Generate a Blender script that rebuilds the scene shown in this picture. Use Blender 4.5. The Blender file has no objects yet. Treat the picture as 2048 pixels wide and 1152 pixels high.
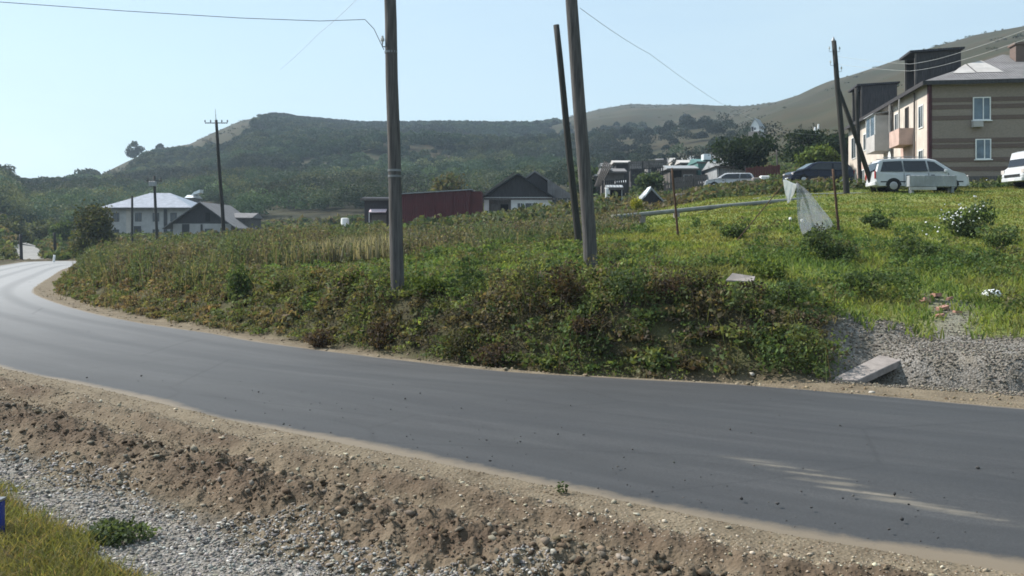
import bpy, bmesh, math, random
import numpy as np
from mathutils import Vector, Matrix

random.seed(7)
rng = np.random.default_rng(11)
SC = bpy.context.scene
COL = SC.collection
R = math.radians
F = 1900.0      # focal length in photo pixels
CX, HY = 1024.0, 480.0
CAMZ = 2.0

def P(px, py, D):
    """world point seen at photo pixel px,py at depth D"""
    return Vector(((px - CX) / F * D, D, CAMZ + (HY - py) / F * D))
def X(px, D):
    return (px - CX) / F * D
def Z(py, D):
    return CAMZ + (HY - py) / F * D

# ------------------------------------------------------------------ noise
_perm = rng.random((256, 256))
def vnoise(x, y):
    x = np.asarray(x, float); y = np.asarray(y, float)
    xi = np.floor(x).astype(int); yi = np.floor(y).astype(int)
    xf = x - xi; yf = y - yi
    u = xf * xf * (3 - 2 * xf); v = yf * yf * (3 - 2 * yf)
    g = lambda a, b: _perm[a & 255, b & 255]
    return ((g(xi, yi) * (1 - u) + g(xi + 1, yi) * u) * (1 - v) + (g(xi, yi + 1) * (1 - u) + g(xi + 1, yi + 1) * u) * v)
def fbm(x, y, o=4):
    s = 0; a = .5; t = 0
    for k in range(o):
        s = s + a * vnoise(x * 2 ** k + 17.3 * k, y * 2 ** k + 9.1 * k); t += a; a *= .5
    return s / t
def sstep(a, b, x):
    t = np.clip((x - a) / (b - a), 0, 1)
    return t * t * (3 - 2 * t)
def gauss(x, m, s):
    return np.exp(-((x - m) / s) ** 2)

# ------------------------------------------------------------------ road lines
FAR_EDGE = np.array([(30, -2.6), (18, 4.2), (10, 9.15), (6.06, 11.24), (3.87, 12.75), (1.8, 13.6), (0, 14.34), (-1.86, 15.8), (-4.42, 18.1), (-6.3, 20.2),
                     (-9.7, 23.75), (-14.1, 29.7), (-18.7, 37.2), (-24.6, 50.7), (-31.0, 66.0), (-33.2, 74), (-31, 80), (-24, 83), (-8, 85)], float)
NEAR_EDGE = np.array([(26, -8.0), (14, -1.2), (7.0, 3.3), (3.2, 5.94), (2.27, 6.39), (1.06, 7.3), (0, 8.17), (-1.08, 9.16), (-2.5, 10.3), (-3.45, 11.0), (-4.46, 11.9),
                      (-6.13, 13.3), (-7.9, 14.7), (-13.6, 20.6), (-19.0, 27.5), (-24.5, 35.5), (-30, 48.5), (-35.6, 63), (-42, 80), (-44, 88), (-38, 93), (-24, 94), (-8, 95)], float)
NEAR_EDGE[2:10] += np.array([-.17, -.22]); NEAR_EDGE[10:12] += np.array([-.08, -.10])
def resample(pl, n):
    # Catmull-Rom then even spacing
    pts = []
    m = len(pl)
    for i in range(m - 1):
        p0 = pl[max(i - 1, 0)]; p1 = pl[i]; p2 = pl[i + 1]; p3 = pl[min(i + 2, m - 1)]
        for t in np.linspace(0, 1, 12, endpoint=False):
            pts.append(.5 * (2 * p1 + (p2 - p0) * t + (2 * p0 - 5 * p1 + 4 * p2 - p3) * t * t + (3 * p1 - p0 - 3 * p2 + p3) * t ** 3))
    pts.append(pl[-1])
    pts = np.array(pts)
    d = np.concatenate([[0], np.cumsum(np.linalg.norm(np.diff(pts, axis=0), axis=1))])
    q = np.linspace(0, d[-1], n)
    return np.stack([np.interp(q, d, pts[:, 0]), np.interp(q, d, pts[:, 1])], 1)
FE = resample(FAR_EDGE, 260)
NE = resample(NEAR_EDGE, 260)
def _dist(pl, x, y):
    """distance to polyline and signed side (cross product) of nearest segment"""
    best = np.full(x.shape, 1e18); side = np.zeros(x.shape)
    for i in range(len(pl) - 1):
        ax, ay = pl[i]; bx, by = pl[i + 1]
        dx, dy = bx - ax, by - ay
        L = dx * dx + dy * dy
        t = np.clip(((x - ax) * dx + (y - ay) * dy) / L, 0, 1)
        ex = x - ax - t * dx; ey = y - ay - t * dy
        d = ex * ex + ey * ey
        m = d < best
        best = np.where(m, d, best)
        side = np.where(m, dx * ey - dy * ex, side)
    return np.sqrt(best), side
FEc = FE[::5]; NEc = NE[::5]
if len(FE) % 5 != 1: FEc = np.vstack([FEc, FE[-1]]); NEc = np.vstack([NEc, NE[-1]])
def road_dist(x, y):
    """far: metres beyond the far edge (else <0); near: metres on the camera's side of the near edge (else <0)"""
    x = np.asarray(x, float); y = np.asarray(y, float)
    df, sf = _dist(FEc, x, y)
    dn, sn = _dist(NEc, x, y)
    far = np.where(sf < 0, df, -df)      # travelling leftwards: right hand side is the far side
    near = np.where(sn > 0, dn, -dn)
    return far, near

# ------------------------------------------------------------------ terrain
KD = [10, 15, 18, 24, 30, 40, 52, 62, 80, 100, 130, 165, 220, 300]
TAB = {
 -900: [0, .1, .1, .2, .3, .4, .5, .8, 1.2, 2.4, 5, 8, 13, 20],
 0:    [0, .1, .1, .2, .3, .4, .6, 1.0, 1.3, 1.6, 3, 5, 11, 20],
 50:   [0, .1, .2, .3, .4, .4, .4, .3, .2, .2, .5, 1.3, 6, 14],
 130:  [.2, .3, .4, .5, .55, .55, .5, .4, .3, .4, 1.2, 2.4, 7, 15],
 300:  [.6, .7, .8, .8, .85, .9, 1.0, 1.0, 1.0, 1.2, 1.4, 2.0, 6, 15],
 500:  [.8, .9, .9, .95, .95, 1.0, 1.1, 1.2, 1.4, 1.8, 2.4, 3.6, 9, 20],
 700:  [.9, .95, 1.0, 1.0, 1.1, 1.25, 1.4, 1.6, 2.1, 2.6, 3.6, 5, 10, 20],
 1000: [.9, .95, 1.0, 1.3, 1.6, 1.9, 2.3, 2.6, 3.2, 3.8, 5.2, 7.4, 12.5, 22],
 1150: [.9, 1.0, 1.1, 1.5, 1.8, 2.2, 2.8, 3.3, 4.2, 5.2, 7.0, 9.5, 14.5, 24],
 1300: [.9, 1.0, 1.1, 1.6, 2.05, 2.6, 3.5, 4.1, 5.5, 7.0, 9.4, 12.5, 17.5, 27],
 1450: [.8, .9, 1.1, 1.65, 2.2, 3.1, 4.3, 5.0, 6.0, 7.6, 10.5, 14, 20, 31],
 1600: [.6, .8, 1.1, 1.75, 2.35, 3.35, 4.6, 5.5, 6.9, 8.8, 12, 17, 26, 40],
 1750: [.5, .65, 1.0, 1.7, 2.35, 3.4, 4.75, 5.7, 6.3, 8.6, 13, 20, 31, 48],
 1900: [.45, .6, .95, 1.65, 2.3, 3.4, 4.85, 5.8, 7.0, 9.5, 15, 24, 38, 58],
 2048: [.4, .6, .95, 1.6, 2.3, 3.4, 4.9, 5.9, 8.2, 11.5, 18, 27, 43, 64],
 2900: [.4, .6, .9, 1.5, 2.3, 3.4, 5.0, 6.4, 9.5, 14, 22, 33, 52, 78]}
TPX = np.array(sorted(TAB), float)
TZ = np.array([TAB[int(k)] for k in TPX], float)
SKY = np.array([(-900, 330), (-300, 362), (0, 375), (60, 376), (130, 372), (190, 355), (240, 330), (300, 301), (380, 288), (430, 264), (480, 242), (520, 234), (560, 236),
                (620, 241), (700, 249), (780, 252), (860, 249), (950, 252), (1060, 253), (1100, 247), (1140, 233), (1200, 218), (1260, 208), (1320, 210), (1380, 208),
                (1430, 212), (1480, 214), (1550, 205), (1600, 190), (1660, 165), (1750, 135), (1850, 100), (1950, 70), (2048, 52), (2300, 28), (2900, 30)], float)
RID = np.array([(-900, 420), (-200, 360), (130, 380), (190, 500), (430, 650), (700, 740), (1000, 820), (1150, 900), (1300, 980), (1480, 930), (1560, 780), (1700, 580), (2048, 480), (2900, 450)], float)
KDl = np.log(np.array(KD))
def table(px, D):
    px = np.clip(px, -900, 2900); Dl = np.log(np.clip(D, 10, 300))
    i = np.clip(np.searchsorted(TPX, px, side='right') - 1, 0, len(TPX) - 2)
    a = (px - TPX[i]) / (TPX[i + 1] - TPX[i]); a = a * a * (3 - 2 * a) * .5 + a * .5
    j = np.clip(np.searchsorted(KDl, Dl, side='right') - 1, 0, len(KDl) - 2)
    b = (Dl - KDl[j]) / (KDl[j + 1] - KDl[j])
    return (TZ[i, j] * (1 - b) + TZ[i, j + 1] * b) * (1 - a) + (TZ[i + 1, j] * (1 - b) + TZ[i + 1, j + 1] * b) * a
def polar(x, y):
    r = np.hypot(x, y); th = np.arctan2(x, y)
    thc = np.clip(th, -R(44), R(44))
    D = r * np.cos(thc)
    return CX + F * np.tan(thc), D, th
def height(x, y, far=None, near=None):
    x = np.asarray(x, float); y = np.asarray(y, float)
    if far is None: far, near = road_dist(x, y)
    px, D, th = polar(x, y)
    zt = table(px, D)
    rid = np.interp(px, RID[:, 0], RID[:, 1]); sk = np.interp(px, SKY[:, 0], SKY[:, 1])
    zr = CAMZ + (HY - sk) * rid / F
    t = np.clip((D - 300) / (rid - 300), 0, 1)
    e0 = (zt - CAMZ) / 300; e1 = (HY - sk) / F
    hill = CAMZ + (e0 + (e1 - e0) * np.sin(t * math.pi / 2)) * D + (fbm(x / 80, y / 80, 3) - .5) * 44 * np.sin(np.pi * t) * (1 - t) * np.clip((rid - 300) / 300, 0, 1)
    hill = hill - np.clip(D - rid, 0, 2000) * .12
    zt = np.where(D > 300, hill, zt)
    mid = sstep(20, 60, D)
    zt = zt + (fbm(x / 3.1, y / 3.1, 3) - .5) * (.16 + .3 * mid) * sstep(.8, 3, np.maximum(far, 0) + 0 * x)
    # behind the camera everything flattens to the shoulder level
    front = sstep(R(100), R(60), np.abs(th))
    zt = zt * front
    # far side: dirt strip, bank, plateau
    d0 = np.interp(px, [0, 500, 800, 1300, 1600, 1750, 2048], [.5, .35, .25, .45, .8, 1.5, 1.7])
    d1 = np.interp(px, [0, 500, 800, 1300, 1600, 1750, 2048], [2.6, 2.4, 1.6, 1.8, 2.2, 3.3, 3.6])
    k = sstep(0, 1, (far - d0) / (d1 - d0))
    wob = (fbm(x * .9 + 20, y * .9, 3) - .5) * .7
    k2 = .5 * sstep(1.9, 2.35, far + wob) + .5 * sstep(2.3, 4.6, far)
    rb = sstep(1760, 1840, px)
    k = k * (1 - rb) + k2 * rb
    zf = zt * k + .10 * rb * sstep(1.95, 2.4, far + wob) * sstep(4.2, 2.6, far)
    dit = gauss(px, 1850, 130) + gauss(px, 2150, 200)
    zf = zf - .30 * gauss(far + wob * .6, 1.72, .34) * np.clip(dit, 0, 1) + .09 * gauss(far, 1.2, .25) * rb * (.4 + wob) - .14 * gauss(far, .55, .3) * gauss(px, 1250, 380)
    # near side: shoulder with two windrows of graded dirt, gravel beyond
    n1 = fbm(x * 1.7, y * 1.7, 3)
    n2 = fbm(x * 9 + 50, y * 9, 3)
    amp = .6 + .9 * n1
    crest = 1.72 + .25 * (fbm(x * .5, y * .5, 2) - .5)
    w = .20 * gauss(near, crest, .40) * amp + .11 * gauss(near, .68, .20) * amp - .04 * gauss(near, 1.05, .18)
    n3 = fbm(x * 21 + 3, y * 21, 3)
    w = w + ((n2 - .5) * (.11 * gauss(near, crest, .7) + .055 * gauss(near, .75, .5) + .02) + (n3 - .5) * (.06 * gauss(near, crest, .7) + .03 * sstep(2.9, 2.4, near))) * sstep(.05, .5, near)
    zn = w + sstep(4, 30, near) * zt * sstep(30, 60, D)
    zn = zn + .05 * sstep(3.65, 3.2, x + y) * (near > 0)
    lip = .02 + .18 * fbm(x * 1.1 + 5, y * 1.1, 3) + .10 * (fbm(x * 7, y * 7, 2) - .5)
    ins = np.minimum(-far, -near)          # metres inside the road
    zi = .026 - .12 * sstep(.0, np.maximum(lip, .02) * 2, ins)
    zn = zn + .026 * sstep(.5, 0, near); zf = zf + .026 * sstep(.4, 0, far)
    z = np.where(far > 0, zf, np.where(near > 0, zn, zi))
    return z
def H(x, y):
    return float(height(np.array([x]), np.array([y]))[0])

# ------------------------------------------------------------------ materials
def newmat(name):
    m = bpy.data.materials.new(name); m.use_nodes = True
    nt = m.node_tree; nt.nodes.clear()
    return m, nt
def N(nt, t, **kw):
    n = nt.nodes.new(t)
    for k, v in kw.items():
        if k.startswith('i_'):
            key = k[2:]
            n.inputs[int(key) if key.isdigit() else key.replace('_', ' ')].default_value = v
        else: setattr(n, k, v)
    return n
def lnk(nt, a, b): nt.links.new(a, b)
def rgb(c): return (c[0], c[1], c[2], 1)
def mixc(nt, fac, a, b, bt='MIX'):
    n = nt.nodes.new('ShaderNodeMix'); n.data_type = 'RGBA'; n.blend_type = bt
    for s, v in ((0, fac), (6, a), (7, b)):
        if hasattr(v, 'is_linked') or hasattr(v, 'links'): nt.links.new(v, n.inputs[s])
        else: n.inputs[s].default_value = v if s == 0 else (rgb(v) if len(v) == 3 else v)
    return n.outputs[2]
def noise(nt, vec, scale, detail=4, rough=.6):
    n = N(nt, 'ShaderNodeTexNoise'); n.inputs['Scale'].default_value = scale; n.inputs['Detail'].default_value = detail; n.inputs['Roughness'].default_value = rough
    if vec is not None: lnk(nt, vec, n.inputs['Vector'])
    return n.outputs['Fac']
def ramp(nt, fac, stops):
    n = N(nt, 'ShaderNodeValToRGB')
    e = n.color_ramp.elements
    while len(e) < len(stops): e.new(.5)
    for k, (p, c) in enumerate(stops):
        e[k].position = p; e[k].color = rgb(c) if not isinstance(c, (int, float)) else (c, c, c, 1)
    lnk(nt, fac, n.inputs[0])
    return n.outputs[0]
def principled(nt, col, rough=.8, spec=.3, metal=0, bump=None, bstr=.3, bdist=.02):
    p = N(nt, 'ShaderNodeBsdfPrincipled')
    if hasattr(col, 'links'): lnk(nt, col, p.inputs['Base Color'])
    else: p.inputs['Base Color'].default_value = rgb(col)
    if hasattr(rough, 'links'): lnk(nt, rough, p.inputs['Roughness'])
    else: p.inputs['Roughness'].default_value = rough
    p.inputs['Specular IOR Level'].default_value = spec
    p.inputs['Metallic'].default_value = metal
    if bump is not None:
        b = N(nt, 'ShaderNodeBump'); b.inputs['Strength'].default_value = bstr; b.inputs['Distance'].default_value = bdist
        lnk(nt, bump, b.inputs['Height']); lnk(nt, b.outputs[0], p.inputs['Normal'])
    o = N(nt, 'ShaderNodeOutputMaterial'); lnk(nt, p.outputs[0], o.inputs[0])
    return p
def simple(name, c, rough=.7, spec=.3, metal=0, var=.25, scale=3.0, bump=0, c2=None, stretch=None):
    """plain surface with mottled wear"""
    m, nt = newmat(name)
    tc = N(nt, 'ShaderNodeTexCoord')
    v = tc.outputs['Object']
    if stretch:
        mp = N(nt, 'ShaderNodeMapping'); mp.inputs['Scale'].default_value = stretch; lnk(nt, v, mp.inputs['Vector']); v = mp.outputs[0]
    n = noise(nt, v, scale, 5)
    d = c2 or tuple(x * (1 - var) for x in c)
    e = tuple(min(1, x * (1 + var * .6)) for x in c)
    col = ramp(nt, n, [(.3, d), (.7, e)])
    principled(nt, col, rough, spec, metal, bump=n if bump else None, bstr=bump)
    return m
def foliage(name, trans=.35, rough=.75):
    m, nt = newmat(name)
    a = N(nt, 'ShaderNodeAttribute', attribute_name='col')
    p = N(nt, 'ShaderNodeBsdfPrincipled'); p.inputs['Roughness'].default_value = rough; p.inputs['Specular IOR Level'].default_value = .18
    lnk(nt, a.outputs['Color'], p.inputs['Base Color'])
    t = N(nt, 'ShaderNodeBsdfTranslucent')
    tcx = mixc(nt, 1.0, a.outputs['Color'], (1.25, 1.2, .65), 'MULTIPLY')
    lnk(nt, tcx, t.inputs['Color'])
    mx = N(nt, 'ShaderNodeMixShader'); mx.inputs[0].default_value = trans
    lnk(nt, p.outputs[0], mx.inputs[1]); lnk(nt, t.outputs[0], mx.inputs[2])
    o = N(nt, 'ShaderNodeOutputMaterial'); lnk(nt, mx.outputs[0], o.inputs[0])
    return m

def mat_ground():
    m, nt = newmat('ground')
    tc = N(nt, 'ShaderNodeTexCoord'); v = tc.outputs['Object']
    def att(n): return N(nt, 'ShaderNodeAttribute', attribute_name=n).outputs['Fac']
    nf = noise(nt, v, 2.2, 8, .65); nb = noise(nt, v, .35, 5); nfine = noise(nt, v, 24, 5, .7); nh = noise(nt, v, .012, 6, .6)
    soil = ramp(nt, nf, [(.3, (.035, .028, .02)), (.5, (.06, .055, .028)), (.7, (.085, .085, .038))])
    lawn = ramp(nt, nb, [(.3, (.09, .12, .03)), (.5, (.14, .165, .042)), (.7, (.19, .19, .06))])
    hill = ramp(nt, nh, [(.3, (.030, .026, .014)), (.5, (.043, .036, .019)), (.7, (.062, .048, .027))])
    hill = mixc(nt, ramp(nt, noise(nt, v, .06, 6, .65), [(.42, 0.0), (.62, .75)]), hill, (.030, .034, .016))
    dirt = ramp(nt, nf, [(.28, (.070, .055, .037)), (.5, (.126, .102, .070)), (.72, (.188, .155, .108))])
    dirt = mixc(nt, ramp(nt, nfine, [(.35, .0), (.7, .55)]), dirt, (.25, .20, .145))
    dark_earth = ramp(nt, nf, [(.3, (.052, .034, .024)), (.7, (.105, .072, .050))])
    vo = N(nt, 'ShaderNodeTexVoronoi'); vo.inputs['Scale'].default_value = 34; lnk(nt, v, vo.inputs['Vector'])
    grav0 = ramp(nt, nf, [(.35, (.12, .10, .075)), (.65, (.20, .175, .14))])
    grav = ramp(nt, vo.outputs['Distance'], [(.0, (.32, .30, .275)), (.45, (.21, .195, .18)), (.8, (.07, .062, .055))])
    gbw = N(nt, 'ShaderNodeSeparateColor'); lnk(nt, vo.outputs['Color'], gbw.inputs[0])
    grav = mixc(nt, .45, grav, ramp(nt, gbw.outputs[0], [(.0, (.06, .055, .05)), (1.0, (.33, .31, .285))]))
    grav = mixc(nt, ramp(nt, noise(nt, v, 1.6, 5, .65), [(.42, 0.0), (.66, .75)]), grav, grav0)
    c = mixc(nt, att('lawn'), soil, lawn)
    c = mixc(nt, att('hill'), c, hill)
    c = mixc(nt, att('gravel'), c, grav)
    c = mixc(nt, att('dirt'), c, dirt)
    c = mixc(nt, att('dark_earth'), c, dark_earth)
    hgt = N(nt, 'ShaderNodeMath', operation='ADD'); lnk(nt, nfine, hgt.inputs[0]); lnk(nt, vo.outputs['Distance'], hgt.inputs[1])
    principled(nt, c, .95, .15, bump=hgt.outputs[0], bstr=.55, bdist=.025)
    return m

def mat_road():
    m, nt = newmat('asphalt')
    tc = N(nt, 'ShaderNodeTexCoord'); v = tc.outputs['Object']
    att = lambda n: N(nt, 'ShaderNodeAttribute', attribute_name=n).outputs['Fac']
    uv = N(nt, 'ShaderNodeAttribute', attribute_name='along')
    mp = N(nt, 'ShaderNodeMapping'); mp.inputs['Scale'].default_value = (.20, 2.6, 1); lnk(nt, uv.outputs['Vector'], mp.inputs['Vector'])
    streak = noise(nt, mp.outputs[0], 1.6, 5, .6)
    big = noise(nt, v, .5, 4)
    fine = noise(nt, v, 130, 3, .8)
    c = ramp(nt, streak, [(.3, (.022, .022, .025)), (.5, (.034, .034, .037)), (.72, (.056, .055, .058))])
    c = mixc(nt, ramp(nt, big, [(.4, 0.0), (.65, .35)]), c, (.055, .056, .058))
    c = mixc(nt, ramp(nt, fine, [(.45, 0.0), (.72, .6)]), c, (.10, .098, .095))
    c = mixc(nt, ramp(nt, noise(nt, v, 45, 3, .8), [(.42, .45), (.6, 0.0)]), c, (.018, .018, .019))
    far_glare = N(nt, 'ShaderNodeMath', operation='MULTIPLY'); lnk(nt, att('far_glare'), far_glare.inputs[0]); far_glare.inputs[1].default_value = .85
    c = mixc(nt, far_glare.outputs[0], c, (.29, .285, .285))  # grazing sky glare painted into the asphalt colour, paler with distance
    # tyre-polished bands and thin cracks
    sx = N(nt, 'ShaderNodeSeparateXYZ'); lnk(nt, uv.outputs['Vector'], sx.inputs[0])
    mw = N(nt, 'ShaderNodeMath', operation='MULTIPLY'); lnk(nt, sx.outputs[1], mw.inputs[0]); mw.inputs[1].default_value = 5.0
    sw = N(nt, 'ShaderNodeMath', operation='SINE'); lnk(nt, mw.outputs[0], sw.inputs[0])
    c = mixc(nt, ramp(nt, sw.outputs[0], [(.0, 0.0), (1.0, .30)]), c, (.028, .029, .032))
    vc = N(nt, 'ShaderNodeTexVoronoi'); vc.feature = 'DISTANCE_TO_EDGE'; vc.inputs['Scale'].default_value = .45
    mpc = N(nt, 'ShaderNodeMapping'); mpc.inputs['Scale'].default_value = (.7, 1.3, 1); lnk(nt, v, mpc.inputs['Vector'])
    wv = mixc(nt, .25, mpc.outputs[0], N(nt, 'ShaderNodeTexNoise', i_Scale=1.4).outputs['Color']); lnk(nt, wv, vc.inputs['Vector'])
    c = mixc(nt, ramp(nt, vc.outputs['Distance'], [(.002, .28), (.007, 0.0)]), c, (.012, .012, .013))
    nd = noise(nt, v, 5.5, 9, .78)
    dust = N(nt, 'ShaderNodeMath', operation='MULTIPLY_ADD'); lnk(nt, att('dust'), dust.inputs[0]); dust.inputs[1].default_value = 1.6
    nn = N(nt, 'ShaderNodeMath', operation='SUBTRACT'); lnk(nt, nd, nn.inputs[0]); nn.inputs[1].default_value = 1.05
    lnk(nt, nn.outputs[0], dust.inputs[2])
    df = ramp(nt, dust.outputs[0], [(.0, 0.0), (.28, .5), (.6, .92)])
    c = mixc(nt, df, c, (.17, .135, .095))
    s2 = N(nt, 'ShaderNodeMath', operation='MULTIPLY'); lnk(nt, att('sand'), s2.inputs[0]); lnk(nt, ramp(nt, noise(nt, v, 3.5, 5), [(.36, .1), (.55, 1.0)]), s2.inputs[1])
    c = mixc(nt, s2.outputs[0], c, (.25, .215, .165))
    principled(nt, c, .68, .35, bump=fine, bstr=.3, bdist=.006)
    return m

def mat_wood(name, a, b, scale=6):
    return simple(name, a, .85, .2, var=.55, scale=scale, c2=b, bump=.7, stretch=(5, 5, .28))
def mat_brick(name, base, band):
    """brick wall with darker horizontal bands"""
    m, nt = newmat(name)
    tc = N(nt, 'ShaderNodeTexCoord'); v = tc.outputs['Object']
    br = N(nt, 'ShaderNodeTexBrick'); br.inputs['Scale'].default_value = 5
    mp = N(nt, 'ShaderNodeMapping'); mp.inputs['Rotation'].default_value = (R(90), 0, 0); lnk(nt, v, mp.inputs['Vector']); lnk(nt, mp.outputs[0], br.inputs['Vector'])
    br.inputs['Color1'].default_value = rgb(base); br.inputs['Color2'].default_value = rgb(tuple(c * .78 for c in base)); br.inputs['Mortar'].default_value = rgb(tuple(c * .85 + .03 for c in base))
    n = noise(nt, v, .8, 5)
    c = mixc(nt, ramp(nt, n, [(.35, 0.0), (.7, .35)]), br.outputs['Color'], band)
    principled(nt, c, .9, .2, bump=br.outputs['Fac'], bstr=.2)
    return m
def mat_corrugated(name, a, pitch=.18, rough=.55, metal=0.0, axis=0, spec=.4):
    m, nt = newmat(name)
    tc = N(nt, 'ShaderNodeTexCoord'); v = tc.outputs['Object']
    sx = N(nt, 'ShaderNodeSeparateXYZ'); lnk(nt, v, sx.inputs[0])
    mu = N(nt, 'ShaderNodeMath', operation='MULTIPLY'); lnk(nt, sx.outputs[axis], mu.inputs[0]); mu.inputs[1].default_value = 2 * math.pi / pitch
    si = N(nt, 'ShaderNodeMath', operation='SINE'); lnk(nt, mu.outputs[0], si.inputs[0])
    n = noise(nt, v, 1.5, 5)
    col = ramp(nt, n, [(.3, tuple(c * .72 for c in a)), (.7, tuple(min(1, c * 1.12) for c in a))])
    principled(nt, col, rough, spec, metal, bump=si.outputs[0], bstr=.6, bdist=.03)
    return m
def mat_glass(name='window_glass', c=(.03, .04, .05)):
    m, nt = newmat(name)
    tc = N(nt, 'ShaderNodeTexCoord')
    n = noise(nt, tc.outputs['Object'], .9, 3)
    col = ramp(nt, n, [(.3, tuple(x * .6 for x in c)), (.7, tuple(x * 1.5 for x in c))])
    principled(nt, col, .12, .6)
    return m
def mat_film(name, c, alpha):
    m, nt = newmat(name)
    tc = N(nt, 'ShaderNodeTexCoord')
    n = noise(nt, tc.outputs['Object'], 1.2, 2)
    d = N(nt, 'ShaderNodeBsdfDiffuse'); d.inputs[0].default_value = rgb(c)
    t = N(nt, 'ShaderNodeBsdfTranslucent'); t.inputs[0].default_value = rgb(c)
    g = N(nt, 'ShaderNodeBsdfGlossy'); g.inputs['Roughness'].default_value = .25
    tr = N(nt, 'ShaderNodeBsdfTransparent')
    m1 = N(nt, 'ShaderNodeMixShader'); m1.inputs[0].default_value = .45; lnk(nt, d.outputs[0], m1.inputs[1]); lnk(nt, t.outputs[0], m1.inputs[2])
    m2 = N(nt, 'ShaderNodeMixShader'); m2.inputs[0].default_value = .08; lnk(nt, m1.outputs[0], m2.inputs[1]); lnk(nt, g.outputs[0], m2.inputs[2])
    m3 = N(nt, 'ShaderNodeMixShader'); lnk(nt, ramp(nt, n, [(.3, min(1, alpha * .7)), (.7, min(1, alpha * 1.3))]), m3.inputs[0]); lnk(nt, tr.outputs[0], m3.inputs[1]); lnk(nt, m2.outputs[0], m3.inputs[2])
    o = N(nt, 'ShaderNodeOutputMaterial'); lnk(nt, m3.outputs[0], o.inputs[0])
    return m

M = dict(
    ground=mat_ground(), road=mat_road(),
    leaf=foliage('foliage', .42), blade=foliage('grass_blades', .5), forest=foliage('forest_foliage', .2),
    pole=mat_wood('weathered_pole_wood', (.105, .097, .093), (.042, .040, .041)),
    pole_dark=mat_wood('dark_pole_wood', (.042, .04, .038), (.02, .019, .018)),
    bark=mat_wood('bark', (.10, .08, .062), (.05, .04, .032)),
    boards=mat_wood('grey_boards', (.125, .112, .105), (.055, .05, .048)),
    dboards=mat_wood('dark_boards', (.055, .052, .054), (.028, .027, .03)),
    rust=simple('rusty_iron', (.085, .048, .03), .85, .3, var=.5, scale=14, bump=.3),
    steel=simple('dull_steel', (.22, .23, .24), .5, .5, metal=.6, var=.3, scale=6),
    ceramic=simple('insulator_porcelain', (.55, .55, .52), .3, .5, var=.1),
    cable=simple('black_cable', (.05, .05, .055), .6, .3),
    cable_light=simple('grey_cable', (.45, .46, .47), .5, .4),
    concrete=simple('concrete', (.26, .23, .215), .92, .15, var=.28, scale=7, bump=.4),
    stone=simple('field_stone', (.36, .32, .27), .92, .15, var=.4, scale=9, bump=.4),
    clod=simple('dried_clod', (.24, .175, .125), .97, .05, var=.4, scale=12, bump=.5),
    pinkstone=simple('pink_stone', (.40, .30, .27), .9, .15, var=.4, scale=9, bump=.4),
    white=simple('white_paint', (.78, .78, .77), .6, .3, var=.12, scale=2),
    whitewash=simple('whitewash', (.44, .42, .405), .9, .15, var=.22, scale=1.1),
    plaster=simple('cream_plaster', (.55, .49, .43), .92, .12, var=.2, scale=.8, bump=.15),
    pinkplaster=simple('pink_plaster', (.50, .36, .31), .92, .12, var=.25, scale=1.2),
    brick=mat_brick('brown_brick', (.29, .24, .20), (.24, .195, .163)),
    bandbrick=mat_brick('dark_red_brick', (.165, .118, .10), (.14, .10, .085)),
    redtrim=simple('dark_red_trim', (.075, .025, .03), .7, .3, var=.3),
    slate=mat_corrugated('asbestos_slate_roof', (.205, .197, .20), .16, .9, axis=0, spec=.15),
    slate_dark=mat_corrugated('dark_slate_roof', (.05, .05, .058), .16, .85, axis=0, spec=.2),
    zinc=mat_corrugated('bright_zinc_roof', (.36, .37, .42), .22, .35, .35, axis=0),
    zincwhite=simple('new_zinc_sheet', (.82, .84, .86), .3, .5, metal=.25, var=.08),
    redsheet=mat_corrugated('dark_red_sheet_metal', (.085, .008, .012), .2, .55, axis=0),
    redsheet_lit=mat_corrugated('lit_red_sheet_metal', (.10, .018, .018), .2, .6, axis=1),  # garage's lit side face painted as a brighter red; the red fence shares it
    teal=mat_corrugated('teal_sheet_metal', (.09, .19, .18), .25, .55, axis=0),
    greysheet=mat_corrugated('grey_sheet_metal', (.30, .31, .32), .25, .55, axis=0),
    glass=mat_glass(), glass_blue=mat_glass('blue_window_glass', (.10, .14, .18)),
    dark=simple('dark_opening', (.018, .017, .018), .9, .1),
    carwhite=simple('white_car_paint', (.50, .51, .53), .3, .45, var=.08),
    carblue=simple('dark_blue_car_paint', (.010, .012, .03), .25, .35, var=.1),
    carglass=mat_glass('car_glass', (.012, .014, .02)),
    tyre=simple('tyre_rubber', (.022, .022, .022), .9, .2),
    rim=simple('wheel_rim', (.45, .45, .46), .35, .5, metal=.7, var=.1),
    bluepaint=simple('blue_paint', (.02, .04, .22), .5, .4, var=.25),
    pipe=simple('pipe_insulation', (.20, .205, .19), .75, .3, var=.3, scale=2.5, bump=.3),
    film=mat_film('grey_plastic_film', (.42, .43, .48), .42),
    rag=mat_film('white_cloth', (.88, .88, .87), 1.6),
    whitebag=simple('white_plastic_bag', (.75, .76, .78), .5, .4, var=.15, scale=12),
    lamp=simple('lamp_lens', (.55, .5, .48), .2, .5), redlamp=simple('red_lamp_lens', (.35, .02, .02), .25, .5),
    blacktrim=simple('black_trim', (.02, .02, .022), .6, .3),
    petal=simple('white_petals', (.80, .80, .78), .7, .2, var=.1),
)

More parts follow.
